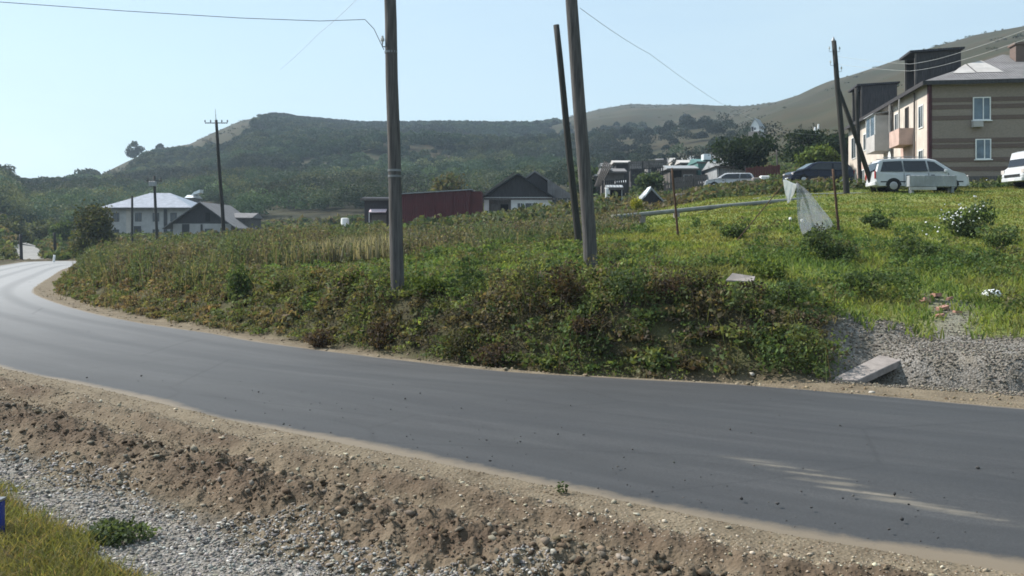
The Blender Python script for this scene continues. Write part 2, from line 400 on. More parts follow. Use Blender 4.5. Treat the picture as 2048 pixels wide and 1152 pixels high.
# ------------------------------------------------------------------ object helpers
def tag(o, label=None, cat=None, group=None, kind=None):
    if label: o['label'] = label
    if cat: o['category'] = cat
    if group: o['group'] = group
    if kind: o['kind'] = kind
    return o
def thing(name, label, cat, loc=(0, 0, 0), rz=0, group=None):
    o = bpy.data.objects.new(name, None); COL.objects.link(o)
    o.location = loc; o.rotation_euler = (0, 0, rz); o.empty_display_size = .3
    return tag(o, label, cat, group)
def link(name, me, mat, parent=None, loc=None, smooth=False):
    o = bpy.data.objects.new(name, me); COL.objects.link(o)
    if mat is not None: me.materials.append(mat)
    if parent is not None: o.parent = parent
    if loc is not None: o.location = loc
    if smooth:
        me.polygons.foreach_set('use_smooth', [True] * len(me.polygons))
    return o
class MB:
    def __init__(s): s.v = []; s.f = []
    def add(s, vs, fs):
        b = len(s.v); s.v += [tuple(v) for v in vs]; s.f += [tuple(i + b for i in f) for f in fs]; return s
    def box(s, x0, x1, y0, y1, z0, z1):
        return s.add([(x0, y0, z0), (x1, y0, z0), (x1, y1, z0), (x0, y1, z0), (x0, y0, z1), (x1, y0, z1), (x1, y1, z1), (x0, y1, z1)],
                     [(3, 2, 1, 0), (4, 5, 6, 7), (0, 1, 5, 4), (1, 2, 6, 5), (2, 3, 7, 6), (3, 0, 4, 7)])
    def prism(s, pts, d):
        """closed outline pts (list of 3-D points, coplanar) pushed along vector d"""
        n = len(pts); d = Vector(d)
        vs = [Vector(p) for p in pts] + [Vector(p) + d for p in pts]
        return s.add(vs, [tuple(range(n - 1, -1, -1)), tuple(range(n, 2 * n))] + [(i, (i + 1) % n, n + (i + 1) % n, n + i) for i in range(n)])
    def tube(s, pts, r, seg=8, cap=True):
        pts = [Vector(p) for p in pts]
        rs = r if isinstance(r, (list, tuple)) else [r] * len(pts)
        b = len(s.v); n = len(pts)
        for i, p in enumerate(pts):
            t = (pts[min(i + 1, n - 1)] - pts[max(i - 1, 0)]).normalized()
            a = t.cross(Vector((0, 0, 1)) if abs(t.z) < .9 else Vector((0, 1, 0))).normalized(); c = t.cross(a)
            for k in range(seg):
                w = 2 * math.pi * k / seg
                s.v.append(tuple(p + (a * math.cos(w) + c * math.sin(w)) * rs[i]))
        for i in range(n - 1):
            for k in range(seg):
                s.f.append((b + i * seg + k, b + i * seg + (k + 1) % seg, b + (i + 1) * seg + (k + 1) % seg, b + (i + 1) * seg + k))
        if cap:
            s.f.append(tuple(b + k for k in range(seg - 1, -1, -1))); s.f.append(tuple(b + (n - 1) * seg + k for k in range(seg)))
        return s
    def mesh(s, name, fix=True):
        me = bpy.data.meshes.new(name); me.from_pydata(s.v, [], s.f); me.update()
        if fix:
            bm = bmesh.new(); bm.from_mesh(me); bmesh.ops.recalc_face_normals(bm, faces=bm.faces); bm.to_mesh(me); bm.free()
        return me
    def build(s, name, mat, parent=None, loc=None, smooth=False, bevel=0):
        me = s.mesh(name)
        if bevel:
            bm = bmesh.new(); bm.from_mesh(me)
            bmesh.ops.bevel(bm, geom=list(bm.edges), offset=bevel, segments=1, affect='EDGES', clamp_overlap=True)
            bm.to_mesh(me); bm.free()
        return link(name, me, mat, parent, loc, smooth)

def np_mesh(name, V, faces_n, Fidx, col=None, attrs=None, mat=None, smooth=False):
    """fast mesh: V (n,3), Fidx (m,faces_n)"""
    me = bpy.data.meshes.new(name)
    n = len(V); m = len(Fidx)
    me.vertices.add(n); me.vertices.foreach_set('co', np.ascontiguousarray(V, np.float32).ravel())
    me.loops.add(m * faces_n); me.loops.foreach_set('vertex_index', np.ascontiguousarray(Fidx, np.int32).ravel())
    me.polygons.add(m); me.polygons.foreach_set('loop_start', np.arange(0, m * faces_n, faces_n, dtype=np.int32))
    if smooth: me.polygons.foreach_set('use_smooth', np.ones(m, bool))
    me.update(calc_edges=True)
    if col is not None:
        a = me.color_attributes.new('col', 'FLOAT_COLOR', 'POINT')
        c = np.ones((n, 4), np.float32); c[:, :3] = col
        a.data.foreach_set('color', c.ravel())
    for k, w in (attrs or {}).items():
        w = np.asarray(w, np.float32)
        if w.ndim == 1:
            me.attributes.new(k, 'FLOAT', 'POINT').data.foreach_set('value', w)
        else:
            me.attributes.new(k, 'FLOAT_VECTOR', 'POINT').data.foreach_set('vector', w.ravel())
    if mat is not None: me.materials.append(mat)
    return me
def obj(name, me, parent=None, loc=None):
    o = bpy.data.objects.new(name, me); COL.objects.link(o)
    if parent is not None: o.parent = parent
    if loc is not None: o.location = loc
    return o
def rand_unit(n):
    v = rng.normal(size=(n, 3)); return v / np.linalg.norm(v, axis=1)[:, None]
def leaf_arrays(c, size, col, flat=.0):
    """diamond leaves facing every way"""
    n = len(c)
    a = rand_unit(n); a[:, 2] *= (1 - flat); a /= np.linalg.norm(a, axis=1)[:, None] + 1e-9
    b = np.cross(a, rand_unit(n)); b /= np.linalg.norm(b, axis=1)[:, None] + 1e-9
    s = np.asarray(size).reshape(-1, 1) * np.ones((n, 1))
    nrm = np.cross(a, b) * s * .18
    V = np.stack([c - a * s, c + b * s * .55 + nrm, c + a * s, c - b * s * .55 + nrm], 1).reshape(-1, 3)
    Fi = np.arange(n * 4).reshape(-1, 4)
    C = np.repeat(col, 4, axis=0)
    return V, Fi, C
def blade_arrays(base, h, w, col, lean=.35):
    n = len(base)
    th = rng.random(n) * 2 * math.pi
    d = np.stack([np.cos(th), np.sin(th), np.zeros(n)], 1)
    l = rng.normal(size=(n, 2)) * lean
    h = np.asarray(h).reshape(-1, 1) * np.ones((n, 1)); w = np.asarray(w).reshape(-1, 1) * np.ones((n, 1))
    off = np.concatenate([l * h, h], 1)
    mid = base + np.concatenate([l * h * .35, h * .6], 1)
    V = np.stack([base - d * w * .5, base + d * w * .5, mid + d * w * .4, base + off, mid - d * w * .4], 1).reshape(-1, 3)
    k = np.arange(n)[:, None] * 5
    T = np.concatenate([k + np.array([[0, 1, 2]]), k + np.array([[0, 2, 4]]), k + np.array([[4, 2, 3]])], 0)
    return V, T, np.repeat(col, 5, axis=0)
def pick(cols, n, jit=.18):
    cols = np.array(cols)
    c = cols[rng.integers(0, len(cols), n)]
    return c * (1 + rng.normal(size=(n, 1)) * jit) * (1 + rng.normal(size=(n, 3)) * .025)
def cl(c): return np.clip(c, .004, .9)

# ------------------------------------------------------------------ ground sheet (polar grid round the viewer, reaching past the hills)
def build_ground():
    th = np.concatenate([np.linspace(-180, -42, 40, endpoint=False), np.linspace(-42, 42, 780, endpoint=False), np.linspace(42, 180, 40, endpoint=False)])
    th = np.radians(th)
    r = np.concatenate([[.05, 1.0, 2.0, 3.0], np.geomspace(4, 26, 330), np.geomspace(26.3, 300, 240), np.geomspace(304, 2200, 170)])
    T, RR = np.meshgrid(th, r)
    x = (RR * np.sin(T)).ravel(); y = (RR * np.cos(T)).ravel()
    far, near = road_dist(x, y)
    z = height(x, y, far, near)
    px, D, tt = polar(x, y)
    nz = fbm(x * 1.3, y * 1.3, 4) - .5
    nz2 = fbm(x * .3 + 40, y * .3, 3) - .5
    grass_corner = sstep(3.75, 3.35, x + y + nz * .9) * (near > 0)
    wdir_far = np.interp(px, [0, 60, 130, 500, 800, 1300, 1600, 1750, 2048], [1.0, 1.0, .7, .45, .30, .5, .9, 1.4, 1.6])
    dirt = np.where(far > 0, sstep(wdir_far + .35, wdir_far - .1, far + nz * .5), 0)
    dirt = np.where(near > 0, sstep(2.5, 2.1, near + nz * .6 + 2 * sstep(30, 60, D)), dirt)
    dirt = np.where((far <= 0) & (near <= 0), 1, dirt)
    dark_earth = np.where(near > 0, gauss(near, 1.77, .42) * .95 * np.clip(.7 + nz * 1.6, 0, 1) + .75 * gauss(near, .78, .16) * np.clip(.6 + nz * 2, 0, 1), 0)  # darker earth tone along the two dirt ridges
    gm = sstep(1590, 1690, px + nz * 160) * sstep(3.9, 2.9, far - np.clip((px - 1800) / 300, 0, 1) * .6 + nz * 3.2 + nz2 * 2)
    pathm = gauss(px + nz * 120 + (D - 16) * 14, 1900, 48) * sstep(19.5, 16.5, D + nz * 3) * (far > 0)
    gm = np.clip(gm + pathm * .8, 0, 1)
    gravel = np.where(far > 0, gm * (1 - dirt), 0)
    gravel = np.where(near > 0, (1 - dirt) * (1 - grass_corner) * sstep(26, 14, D), gravel)
    lawn = np.where(far > 0, sstep(1180, 1290, px) * sstep(19, 25, D) * (1 - sstep(48, 60, D) * .5), 0)
    lawn = np.clip(lawn + .9 * (far > 2.6) * sstep(500, 700, px) * sstep(30, 24, D), 0, 1) + .4 * grass_corner
    hill = sstep(75, 150, D)
    n = len(th); m = len(r)
    i = np.arange(m - 1)[:, None] * n; j = np.arange(n)[None, :]; j2 = (j + 1) % n
    Fi = np.stack([i + j, i + n + j, i + n + j2, i + j2], -1).reshape(-1, 4)[:, ::-1]
    V = np.stack([x, y, z], 1)
    me = np_mesh('ground', V, 4, Fi, attrs=dict(dirt=dirt, gravel=gravel, dark_earth=dark_earth, lawn=np.clip(lawn, 0, 1), hill=hill), mat=M['ground'], smooth=True)
    o = obj('ground', me); tag(o, kind='structure')
build_ground()

def build_road():
    FE = resample(FAR_EDGE, 420); NE = resample(NEAR_EDGE, 420)
    nn, mm = 420, 120
    t = np.concatenate([[-.05], np.linspace(-.012, 1.012, mm - 2), [1.05]])
    wob = (fbm(np.arange(nn) * .21, np.zeros(nn) + 3, 3) - .5) * .22
    V = []; dust = []; sand = []; along = []
    L = np.concatenate([[0], np.cumsum(np.linalg.norm(np.diff((FE + NE) / 2, axis=0), axis=1))])
    A = NE[:, None, :] * (1 - t[None, :, None]) + FE[:, None, :] * t[None, :, None]
    W = np.linalg.norm(FE - NE, axis=1)
    dn = (t[None, :] * W[:, None]); df = ((1 - t[None, :]) * W[:, None])
    du = np.clip(1.0 - (dn + wob[:, None]) / .5, 0, 1) + np.clip(1.0 - (df + wob[:, None]) / .38, 0, 1)
    x = A[..., 0].ravel(); y = A[..., 1].ravel()
    pts = [(1480, 922), (1600, 950), (1690, 980), (1760, 1002), (1900, 1030), (2048, 1055), (2200, 1080)]
    pl = np.array([(X(a, 3800 / (b - 480)), 3800 / (b - 480)) for a, b in pts])
    d1, _ = _dist(pl, x, y)
    amp = np.interp(x, [pl[0, 0] - .3, pl[0, 0] + .2, pl[2, 0], pl[3, 0], pl[5, 0], pl[5, 0] + 2], [0, .5, .8, .85, .35, .2])
    pl2 = np.array([(X(a, 3800 / (b - 480)), 3800 / (b - 480)) for a, b in [(1680, 1012), (1720, 1008), (1765, 1000)]])
    d2, _ = _dist(pl2, x, y)
    sa = np.clip(gauss(d1, 0, .045) * amp * 1.1 + gauss(d2, 0, .05) * .7, 0, 1)
    tt = np.tile(t, nn)
    z = .012 + .03 * np.sin(np.pi * np.clip(tt, 0, 1)) - 2.2 * np.maximum(0, np.maximum(-tt, tt - 1)) 
    V = np.stack([x, y, z], 1)
    i = np.arange(nn - 1)[:, None] * mm; j = np.arange(mm - 1)[None, :]
    Fi = np.stack([i + j, i + mm + j, i + mm + j + 1, i + j + 1], -1).reshape(-1, 4)
    al = np.stack([np.repeat(L, mm), np.tile(t * 5, nn), np.zeros(nn * mm)], 1)
    me = np_mesh('road', V, 4, Fi[:, ::-1], attrs=dict(dust=np.clip(du.ravel(), 0, 1), sand=sa, along=al, far_glare=sstep(9, 52, y - x * .35)), mat=M['road'], smooth=True)
    bm = bmesh.new(); bm.from_mesh(me); bmesh.ops.recalc_face_normals(bm, faces=bm.faces)
    bm.faces.ensure_lookup_table()
    if bm.faces[0].normal.z < 0: bmesh.ops.reverse_faces(bm, faces=bm.faces)
    bm.to_mesh(me); bm.free()
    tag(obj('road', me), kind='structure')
    # pale track climbing on beyond the bend at the far left
    pth = [(-46.5, 92), (-50, 99), (-57, 113), (-66, 130), (-79, 152)]
    pr = resample(np.array(pth, float), 40)
    vs = []; fs = []
    for k, (a, b) in enumerate(pr):
        q = pr[min(k + 1, 39)] - pr[max(k - 1, 0)]; q /= np.linalg.norm(q); nx, ny = -q[1], q[0]
        w = 2.5 - 1.2 * k / 39
        for s in (-1, 1):
            xx = a + nx * w * s; yy = b + ny * w * s
            vs.append((xx, yy, H(xx, yy) + .12))
        if k: fs.append((2 * k - 2, 2 * k - 1, 2 * k + 1, 2 * k))
    mbt = MB().add(vs, fs)
    me = mbt.mesh('track'); 
    o = link('dirt_track', me, simple('pale_track_gravel', (.27, .262, .25), .95, .1, var=.25, scale=1.0))
    tag(o, kind='structure')
build_road()

# ------------------------------------------------------------------ scatter helpers
def scatter(n, px0, px1, D0, D1, power=1.0):
    """points spread evenly over the picture's width and over (log) depth"""
    px = rng.uniform(px0, px1, n)
    D = np.exp(np.log(D0) + (np.log(D1) - np.log(D0)) * rng.random(n) ** power)
    return px, D, (px - CX) / F * D, D
def stones(name, x, y, z, size, col, mat=None):
    n = len(x)
    bm = bmesh.new(); bmesh.ops.create_icosphere(bm, subdivisions=1, radius=1); 
    bv = np.array([v.co[:] for v in bm.verts]); bf = np.array([[v.index for v in f.verts] for f in bm.faces]); bm.free()
    k = len(bv)
    sc = size[:, None, None] * (np.array([1, .85, .6]) * (1 + rng.normal(size=(n, 1, 3)) * .22))
    jit = 1 + rng.normal(size=(n, k, 1)) * .30
    a = rng.random(n) * 6.283
    V = bv[None] * jit * sc
    ca, sa = np.cos(a)[:, None], np.sin(a)[:, None]
    V = np.stack([V[..., 0] * ca - V[..., 1] * sa, V[..., 0] * sa + V[..., 1] * ca, V[..., 2]], -1)
    V += np.stack([x, y, z], 1)[:, None, :]
    Fi = (bf[None] + np.arange(n)[:, None, None] * k).reshape(-1, 3)
    C = np.repeat(col, k, axis=0)
    return np_mesh(name, V.reshape(-1, 3), 3, Fi, col=cl(C), mat=mat)
def mat_stones():
    m, nt = newmat('loose_stones')
    a = N(nt, 'ShaderNodeAttribute', attribute_name='col')
    tc = N(nt, 'ShaderNodeTexCoord'); n = noise(nt, tc.outputs['Object'], 60, 4)
    c = mixc(nt, 1.0, a.outputs['Color'], ramp(nt, n, [(.3, .75), (.7, 1.15)]), 'MULTIPLY')
    principled(nt, c, .92, .2, bump=n, bstr=.3, bdist=.005)
    return m
M['stones'] = mat_stones()

# gravel on the near shoulder
px, D, x, y = scatter(80000, -60, 1300, 4.9, 14)
far, near = road_dist(x, y)
nz = fbm(x * 1.3, y * 1.3, 3) - .5
k = (near > 2.1 + nz) & (x + y > 3.5 - rng.random(len(x)) * .25)
x, y, D = x[k], y[k], D[k]
sz = .002 + .013 * rng.random(len(x)) ** 4 + .0006 * D
gr = pick([(.31, .29, .265), (.23, .215, .20), (.16, .15, .14), (.40, .38, .35), (.26, .23, .20)], len(x), .2)
o = obj('gravel', stones('gravel', x, y, height(x, y) + sz * .25, sz, gr, M['stones'])); tag(o, 'grey crushed gravel spread on the near shoulder', None, None, 'stuff')
# stones and crumbs in the graded dirt
px, D, x, y = scatter(100000, -60, 2400, 4.6, 15)
far, near = road_dist(x, y)
k = (near > -.12) & (near < 2.45) & (rng.random(len(x)) < .45 + .6 * np.clip(gauss(near, 1.72, .55) + .6 * gauss(near, .6, .35), 0, 1))
x, y, D, near = x[k], y[k], D[k], near[k]
sz = .002 + .021 * rng.random(len(x)) ** 7 * (.35 + gauss(near, 1.72, .6)) + .0006 * D
cr = pick([(.14, .10, .065), (.105, .073, .048), (.185, .14, .095), (.28, .235, .18), (.155, .115, .075), (.34, .295, .235)], len(x), .2)
dk = gauss(near, 1.75, .38)[:, None]
cr = cr * (1 - .42 * dk) 
o = obj('dirt_crumbs', stones('dirt_crumbs', x, y, np.maximum(height(x, y), .0) - sz * .05, sz, cr, M['stones'])); tag(o, 'brown crumbled earth and small stones along the graded verge', None, None, 'stuff')
px, D, x, y = scatter(5200, -60, 2150, 4.9, 15)
far, near = road_dist(x, y)
k = (near > .05) & (near < 1.6) & (rng.random(len(x)) < .25 + .9 * gauss(near, .45, .3)) & (fbm(x * 1.4, y * 1.4, 2) > .42)
x, y, D = x[k], y[k], D[k]
sz = .006 + .016 * rng.random(len(x)) ** 3 + .0004 * D
o = obj('pale_pebbles', stones('pale_pebbles', x, y, np.maximum(height(x, y), .0) + sz * .25, sz, pick([(.36, .31, .23), (.30, .25, .18), (.42, .38, .30)], len(x)), M['stones'])); tag(o, 'pale yellowish pebbles along the near asphalt edge', None, None, 'stuff')
# small dark chips on the asphalt
px, D, x, y = scatter(700, 0, 2048, 6, 14)
far, near = road_dist(x, y)
k = (near < -.1) & (far < -.5) & (rng.random(len(x)) < np.clip(1.1 + near * .45, .06, 1))
x, y = x[k], y[k]
sz = .006 + .010 * rng.random(len(x)) ** 2
o = obj('asphalt_chips', stones('asphalt_chips', x, y, np.full(len(x), .05) + sz * .2 , sz, pick([(.05, .05, .05), (.09, .085, .08)], len(x)), M['stones'])); tag(o, 'small dark chips scattered on the asphalt', None, None, 'stuff')
# gravel of the far mound
px, D, x, y = scatter(95000, 1560, 2480, 10.5, 19)
far, near = road_dist(x, y)
nz = fbm(x * 1.3, y * 1.3, 4) - .5
nz2 = fbm(x * .3 + 40, y * .3, 3) - .5
g1 = sstep(1600, 1690, px + nz * 160) * sstep(3.9, 2.9, far - np.clip((px - 1800) / 300, 0, 1) * .6 + nz * 3.2 + nz2 * 2)
g1 = np.clip(g1 + gauss(px + nz * 120 + (D - 16) * 14, 1900, 48) * .6 * sstep(19.5, 16.5, D + nz * 3), 0, 1)
k = (far > .9) & (rng.random(len(x)) < g1 * (.35 + .9 * sstep(.35, .55, fbm(x * 1.9, y * 1.9, 3))))
x, y, px = x[k], y[k], px[k]
sz = .006 + .018 * rng.random(len(x)) ** 2.8
gr = pick([(.185, .162, .132), (.15, .132, .108), (.105, .092, .076), (.24, .215, .18), (.13, .118, .10)], len(x), .22)
o = obj('gravel', stones('gravel', x, y, height(x, y) + sz * .25, sz, gr, M['stones'])); tag(o, 'grey crushed gravel heaped beyond the road at right', None, None, 'stuff')
# debris stones along the far dirt strip
px, D, x, y = scatter(10500, 0, 2480, 9, 40)
far, near = road_dist(x, y)
k = (far > -.05) & (far < np.interp(px, [0, 500, 1300, 1750], [1.2, .5, .6, 1.3]))
x, y, D = x[k], y[k], D[k]
sz = .008 + .022 * rng.random(len(x)) ** 3 + .0004 * D
o = obj('dirt_crumbs', stones('dirt_crumbs', x, y, height(x, y) + sz * .25, sz, pick([(.23, .18, .12), (.30, .25, .18), (.18, .135, .09)], len(x)), M['stones'])); tag(o, 'tan earth crumbs and pebbles on the far road edge', None, None, 'stuff')

# ------------------------------------------------------------------ vegetation as ground cover
def leaf_plants(px, D, x, y, h, r, n, leaf, cols, shape=.5, jit=.18):
    """many plants, each a cloud of n leaves; arrays per plant; returns leaf arrays"""
    m = len(x); z = height(x, y)
    idx = np.repeat(np.arange(m), n)
    u = rng.random(len(idx)) ** .75
    a = rng.random(len(idx)) * 6.283; q = np.sqrt(rng.random(len(idx)))
    prof = (np.sin(np.pi * (.15 + .8 * u)) ** shape)
    rr = r[idx] * q * prof
    c = np.stack([x[idx] + rr * np.cos(a), y[idx] + rr * np.sin(a), z[idx] + .02 + u * h[idx]], 1)
    col = cols[idx] * (1 + rng.normal(size=(len(idx), 1)) * jit) * (1 + rng.normal(size=(len(idx), 3)) * .06)
    return leaf_arrays(c, leaf[idx] * (.7 + .6 * rng.random(len(idx))), cl(col))
def patch_colour(x, y, pal, scale, sharp=1.0):
    """choose from a palette by smooth patches with random mixing"""
    n = len(x); pal = np.array(pal)
    t = np.clip((fbm(x / scale, y / scale, 3) - .5) * 2.2 + .5 + rng.normal(size=n) * .13, 0, .999) * len(pal)
    return pal[t.astype(int)] * (1 + rng.normal(size=(n, 1)) * .16)

# bank weeds beyond the road
px, D, x, y = scatter(19000, 20, 1700, 12, 72)
far, near = road_dist(x, y)
top = np.interp(px, [0, 350, 500, 800, 1300, 1700], [6, 4.5, 2.5, 1.7, 2.2, 2.8])
lo = np.interp(px, [0, 60, 130, 300, 800, 1300, 1620], [1.0, .8, .7, .6, .45, .55, 1.0])
k = (far > lo) & (far < top + rng.random(len(x)) * 1.2) & (px < 1640 + rng.random(len(x)) * 40)
k = k & ~((px > 1395) & (px < 1535) & (far < 1.3) & (rng.random(len(px)) < .5))
px, D, x, y, far = px[k], D[k], x[k], y[k], far[k]
warm = [(.14, .135, .07), (.165, .125, .08), (.11, .135, .06), (.19, .155, .10), (.10, .125, .055)]
cool = [(.09, .13, .05), (.12, .16, .055), (.06, .085, .036), (.165, .19, .065), (.125, .11, .065), (.07, .058, .042), (.16, .135, .08), (.11, .145, .06)]
cw = patch_colour(x, y, warm, 1.1); cc = patch_colour(x, y, cool, 1.0)
mixw = sstep(780, 430, px + rng.normal(size=len(px)) * 90)[:, None]
cols = cc * (1 - mixw) + cw * mixw
hh = (.08 + .23 * rng.random(len(x))) * np.interp(px, [0, 300, 700, 1000, 1640], [.9, 1.0, 1.0, 1.25, 1.2]) * (.35 + 1.5 * sstep(.35, .65, fbm(x * 1.1, y * 1.1, 2))) * sstep(-.2, 1.3, far) * sstep(5.2, 2.0, far)
hh = np.maximum(hh, .10)
V1 = leaf_plants(px, D, x, y, hh, .12 + .16 * rng.random(len(x)), 40, (.015 + .0009 * np.minimum(D, 40)) * (.7 + 1.3 * rng.random(len(x)) ** 2), cols)
o = obj('weeds', np_mesh('weeds', V1[0], 4, V1[1], col=V1[2], mat=M['leaf'])); tag(o, 'dense leafy weeds covering the bank beyond the road', None, None, 'stuff')
# stems among them
n = len(x); ii = np.repeat(np.nonzero(rng.random(n) < np.interp(px, [0, 450, 700], [.7, .45, .22]))[0], 5)
bx = x[ii] + rng.normal(size=len(ii)) * .13; by = y[ii] + rng.normal(size=len(ii)) * .13
b = np.stack([bx, by, height(bx, by)], 1)
V2 = blade_arrays(b, (hh[ii] * (1.0 + .7 * rng.random(len(ii)))), .008 + .0004 * D[ii], cl(pick([(.12, .12, .06), (.15, .135, .085), (.09, .11, .05), (.10, .075, .05)], len(ii))), .3)
o = obj('weed_stems', np_mesh('weed_stems', V2[0], 3, V2[1], col=V2[2], mat=M['blade'])); tag(o, 'thin brown weed stems standing out of the bank', None, None, 'stuff')

px, D, x, y = scatter(9000, 200, 1660, 12, 24)
far, near = road_dist(x, y)
k = (far > np.interp(px, [200, 1300, 1600], [.5, .75, 1.3])) & (far < 4) & (rng.random(len(px)) < .5 * sstep(.34, .5, fbm(x * 1.2 + 4, y * 1.2, 2)) * sstep(1640, 1480, px))
px, D, x, y, far = px[k], D[k], x[k], y[k], far[k]
V2b = leaf_plants(px, D, x, y, .05 + .10 * rng.random(len(x)), .10 + .14 * rng.random(len(x)), 26, .016 + .0008 * D, patch_colour(x, y, [(.06, .08, .035), (.09, .11, .045), (.075, .065, .045), (.11, .12, .05), (.05, .045, .035)], .8))
o = obj('creeping_weeds', np_mesh('creeping_weeds', V2b[0], 4, V2b[1], col=V2b[2], mat=M['leaf'])); tag(o, 'low creeping weeds covering the soil of the bank', None, None, 'stuff')
# short grass and clover on the plateau and the lawn up to the houses
px, D, x, y = scatter(215000, -40, 2480, 14.5, 62, .8)
far, near = road_dist(x, y)
top = np.interp(px, [0, 500, 800, 1300, 1600, 1750, 2048], [4.0, 3.2, 1.8, 2.0, 2.2, 3.1, 3.6])
nz = fbm(x * 1.3, y * 1.3, 4) - .5
nzb = fbm(x * .3 + 40, y * .3, 3) - .5
k = (far > top + np.where(px > 1620, -nz * 3.2 - nzb * 2 - .3, nz * 1.6)) & (rng.random(len(x)) > 1.1 * gauss(px + nz * 120 + (D - 16) * 14, 1900, 46) * sstep(19.5, 16.5, D + nz * 3))
px, D, x, y = px[k], D[k], x[k], y[k]
lawn = sstep(1180, 1300, px) * sstep(22, 27, D)
sun = patch_colour(x, y, [(.10, .145, .04), (.14, .18, .045), (.18, .20, .055), (.20, .19, .07), (.15, .16, .05)], 2.2)
wild = patch_colour(x, y, [(.10, .155, .05), (.15, .205, .06), (.20, .235, .07), (.17, .175, .07), (.13, .14, .06)], 1.6)
cols = wild * (1 - lawn[:, None]) + sun * lawn[:, None]
hgt = (.07 + .12 * rng.random(len(x))) * (1 - .45 * lawn) * (.6 + .9 * fbm(x * .7 + 9, y * .7, 2))
wd = .012 + .0011 * D
V3 = blade_arrays(np.stack([x, y, height(x, y) - .01], 1), hgt, wd, cl(cols), .55)
o = obj('grass', np_mesh('grass', V3[0], 3, V3[1], col=V3[2], mat=M['blade'])); tag(o, 'short green grass over the rise in front of the village', None, None, 'stuff')
# leafy tufts over the plateau
px, D, x, y = scatter(6100, 60, 2480, 15, 34, .8)
far, near = road_dist(x, y)
top = np.interp(px, [0, 500, 800, 1300, 1600, 1750, 2048], [4.0, 3.4, 2.2, 2.4, 2.6, 3.6, 4.2])
den = fbm(x * .45 + 3, y * .45, 3)
lawn = sstep(1150, 1300, px) * sstep(21, 26, D)
k = (far > top) & (rng.random(len(x)) < sstep(.40, .62, den) * (1 - .85 * lawn)) & ~((np.abs(px - 1885) < 55) & (D < 18.5)) & ~((px > 1640) & (far < 4.4))
px, D, x, y = px[k], D[k], x[k], y[k]
cols = patch_colour(x, y, [(.07, .11, .04), (.10, .145, .05), (.14, .18, .06), (.12, .12, .06)], 1.3)
V4 = leaf_plants(px, D, x, y, .12 + .26 * rng.random(len(x)), .14 + .2 * rng.random(len(x)), 46, .014 + .0012 * D, cols)
o = obj('leafy_tufts', np_mesh('leafy_tufts', V4[0], 4, V4[1], col=V4[2], mat=M['leaf'])); tag(o, 'low leafy tufts dotted through the rough grass', None, None, 'stuff')
# tall weeds behind, before the houses
px, D, x, y = scatter(46000, 120, 1275, 24, 50, .9)
far, near = road_dist(x, y)
edge = np.interp(px, [120, 300, 430, 500, 800, 1000, 1270], [23, 25, 31, 33.5, 34, 33, 38])
k = (far > 1.6) & (D > edge + 8 * (fbm(x * .16, y * .16, 3) - .5) - rng.random(len(x)) * 5) & (rng.random(len(x)) < .35 + 1.2 * sstep(.35, .6, fbm(x * .33 + 9, y * .33, 2))) 
px, D, x, y = px[k], D[k], x[k], y[k]
hh = np.interp(px, [120, 250, 500, 700, 800, 940, 1180, 1275], [.9, 1.15, 1.3, 1.25, 1.0, .75, .7, .45]) * (.35 + .65 * rng.random(len(x))) * (.35 + 1.25 * fbm(x * .35, y * .35 + 7, 3)) 
cols = patch_colour(x, y, [(.085, .11, .06), (.115, .125, .07), (.15, .135, .09), (.115, .095, .075), (.095, .12, .065)], 2.4)
V5 = blade_arrays(np.stack([x, y, height(x, y) - .02], 1), hh, .018 + .0008 * D, cl(cols), .16)
# leaves along the tall weeds
s = rng.random(len(x)) < .8
ii = np.repeat(np.nonzero(s)[0], 7)
u = .25 + .75 * rng.random(len(ii))
c = np.stack([x[ii] + rng.normal(size=len(ii)) * .10, y[ii] + rng.normal(size=len(ii)) * .10, height(x[ii], y[ii]) + hh[ii] * u], 1)
L5 = leaf_arrays(c, .02 + .0010 * D[ii], cl(cols[ii] * (1 + rng.normal(size=(len(ii), 1)) * .2)), -.3)
o = obj('tall_weeds', np_mesh('tall_weeds', V5[0], 3, V5[1], col=V5[2], mat=M['blade'])); tag(o, 'tall olive brown weed stalks in front of the houses', None, None, 'stuff')
o = obj('tall_weed_leaves', np_mesh('tall_weed_leaves', L5[0], 4, L5[1], col=L5[2], mat=M['leaf'])); tag(o, 'olive leaves of the tall weeds in front of the houses', None, None, 'stuff')
# tan feathery grass heads
px, D, x, y = scatter(5200, 540, 790, 31, 38)
k = rng.random(len(x)) < .6 * gauss(px, 660, 95) * sstep(.35, .6, fbm(x * .8, y * .8, 2))
px, D, x, y = px[k], D[k], x[k], y[k]
V6 = blade_arrays(np.stack([x, y, height(x, y) + .2], 1), .45 + .4 * rng.random(len(x)), .04, cl(pick([(.22, .20, .15), (.17, .155, .115), (.27, .245, .19)], len(x))), .14)
o = obj('dry_reeds', np_mesh('dry_reeds', V6[0], 3, V6[1], col=V6[2], mat=M['blade'])); tag(o, 'pale tan feathery reed heads among the tall weeds', None, None, 'stuff')
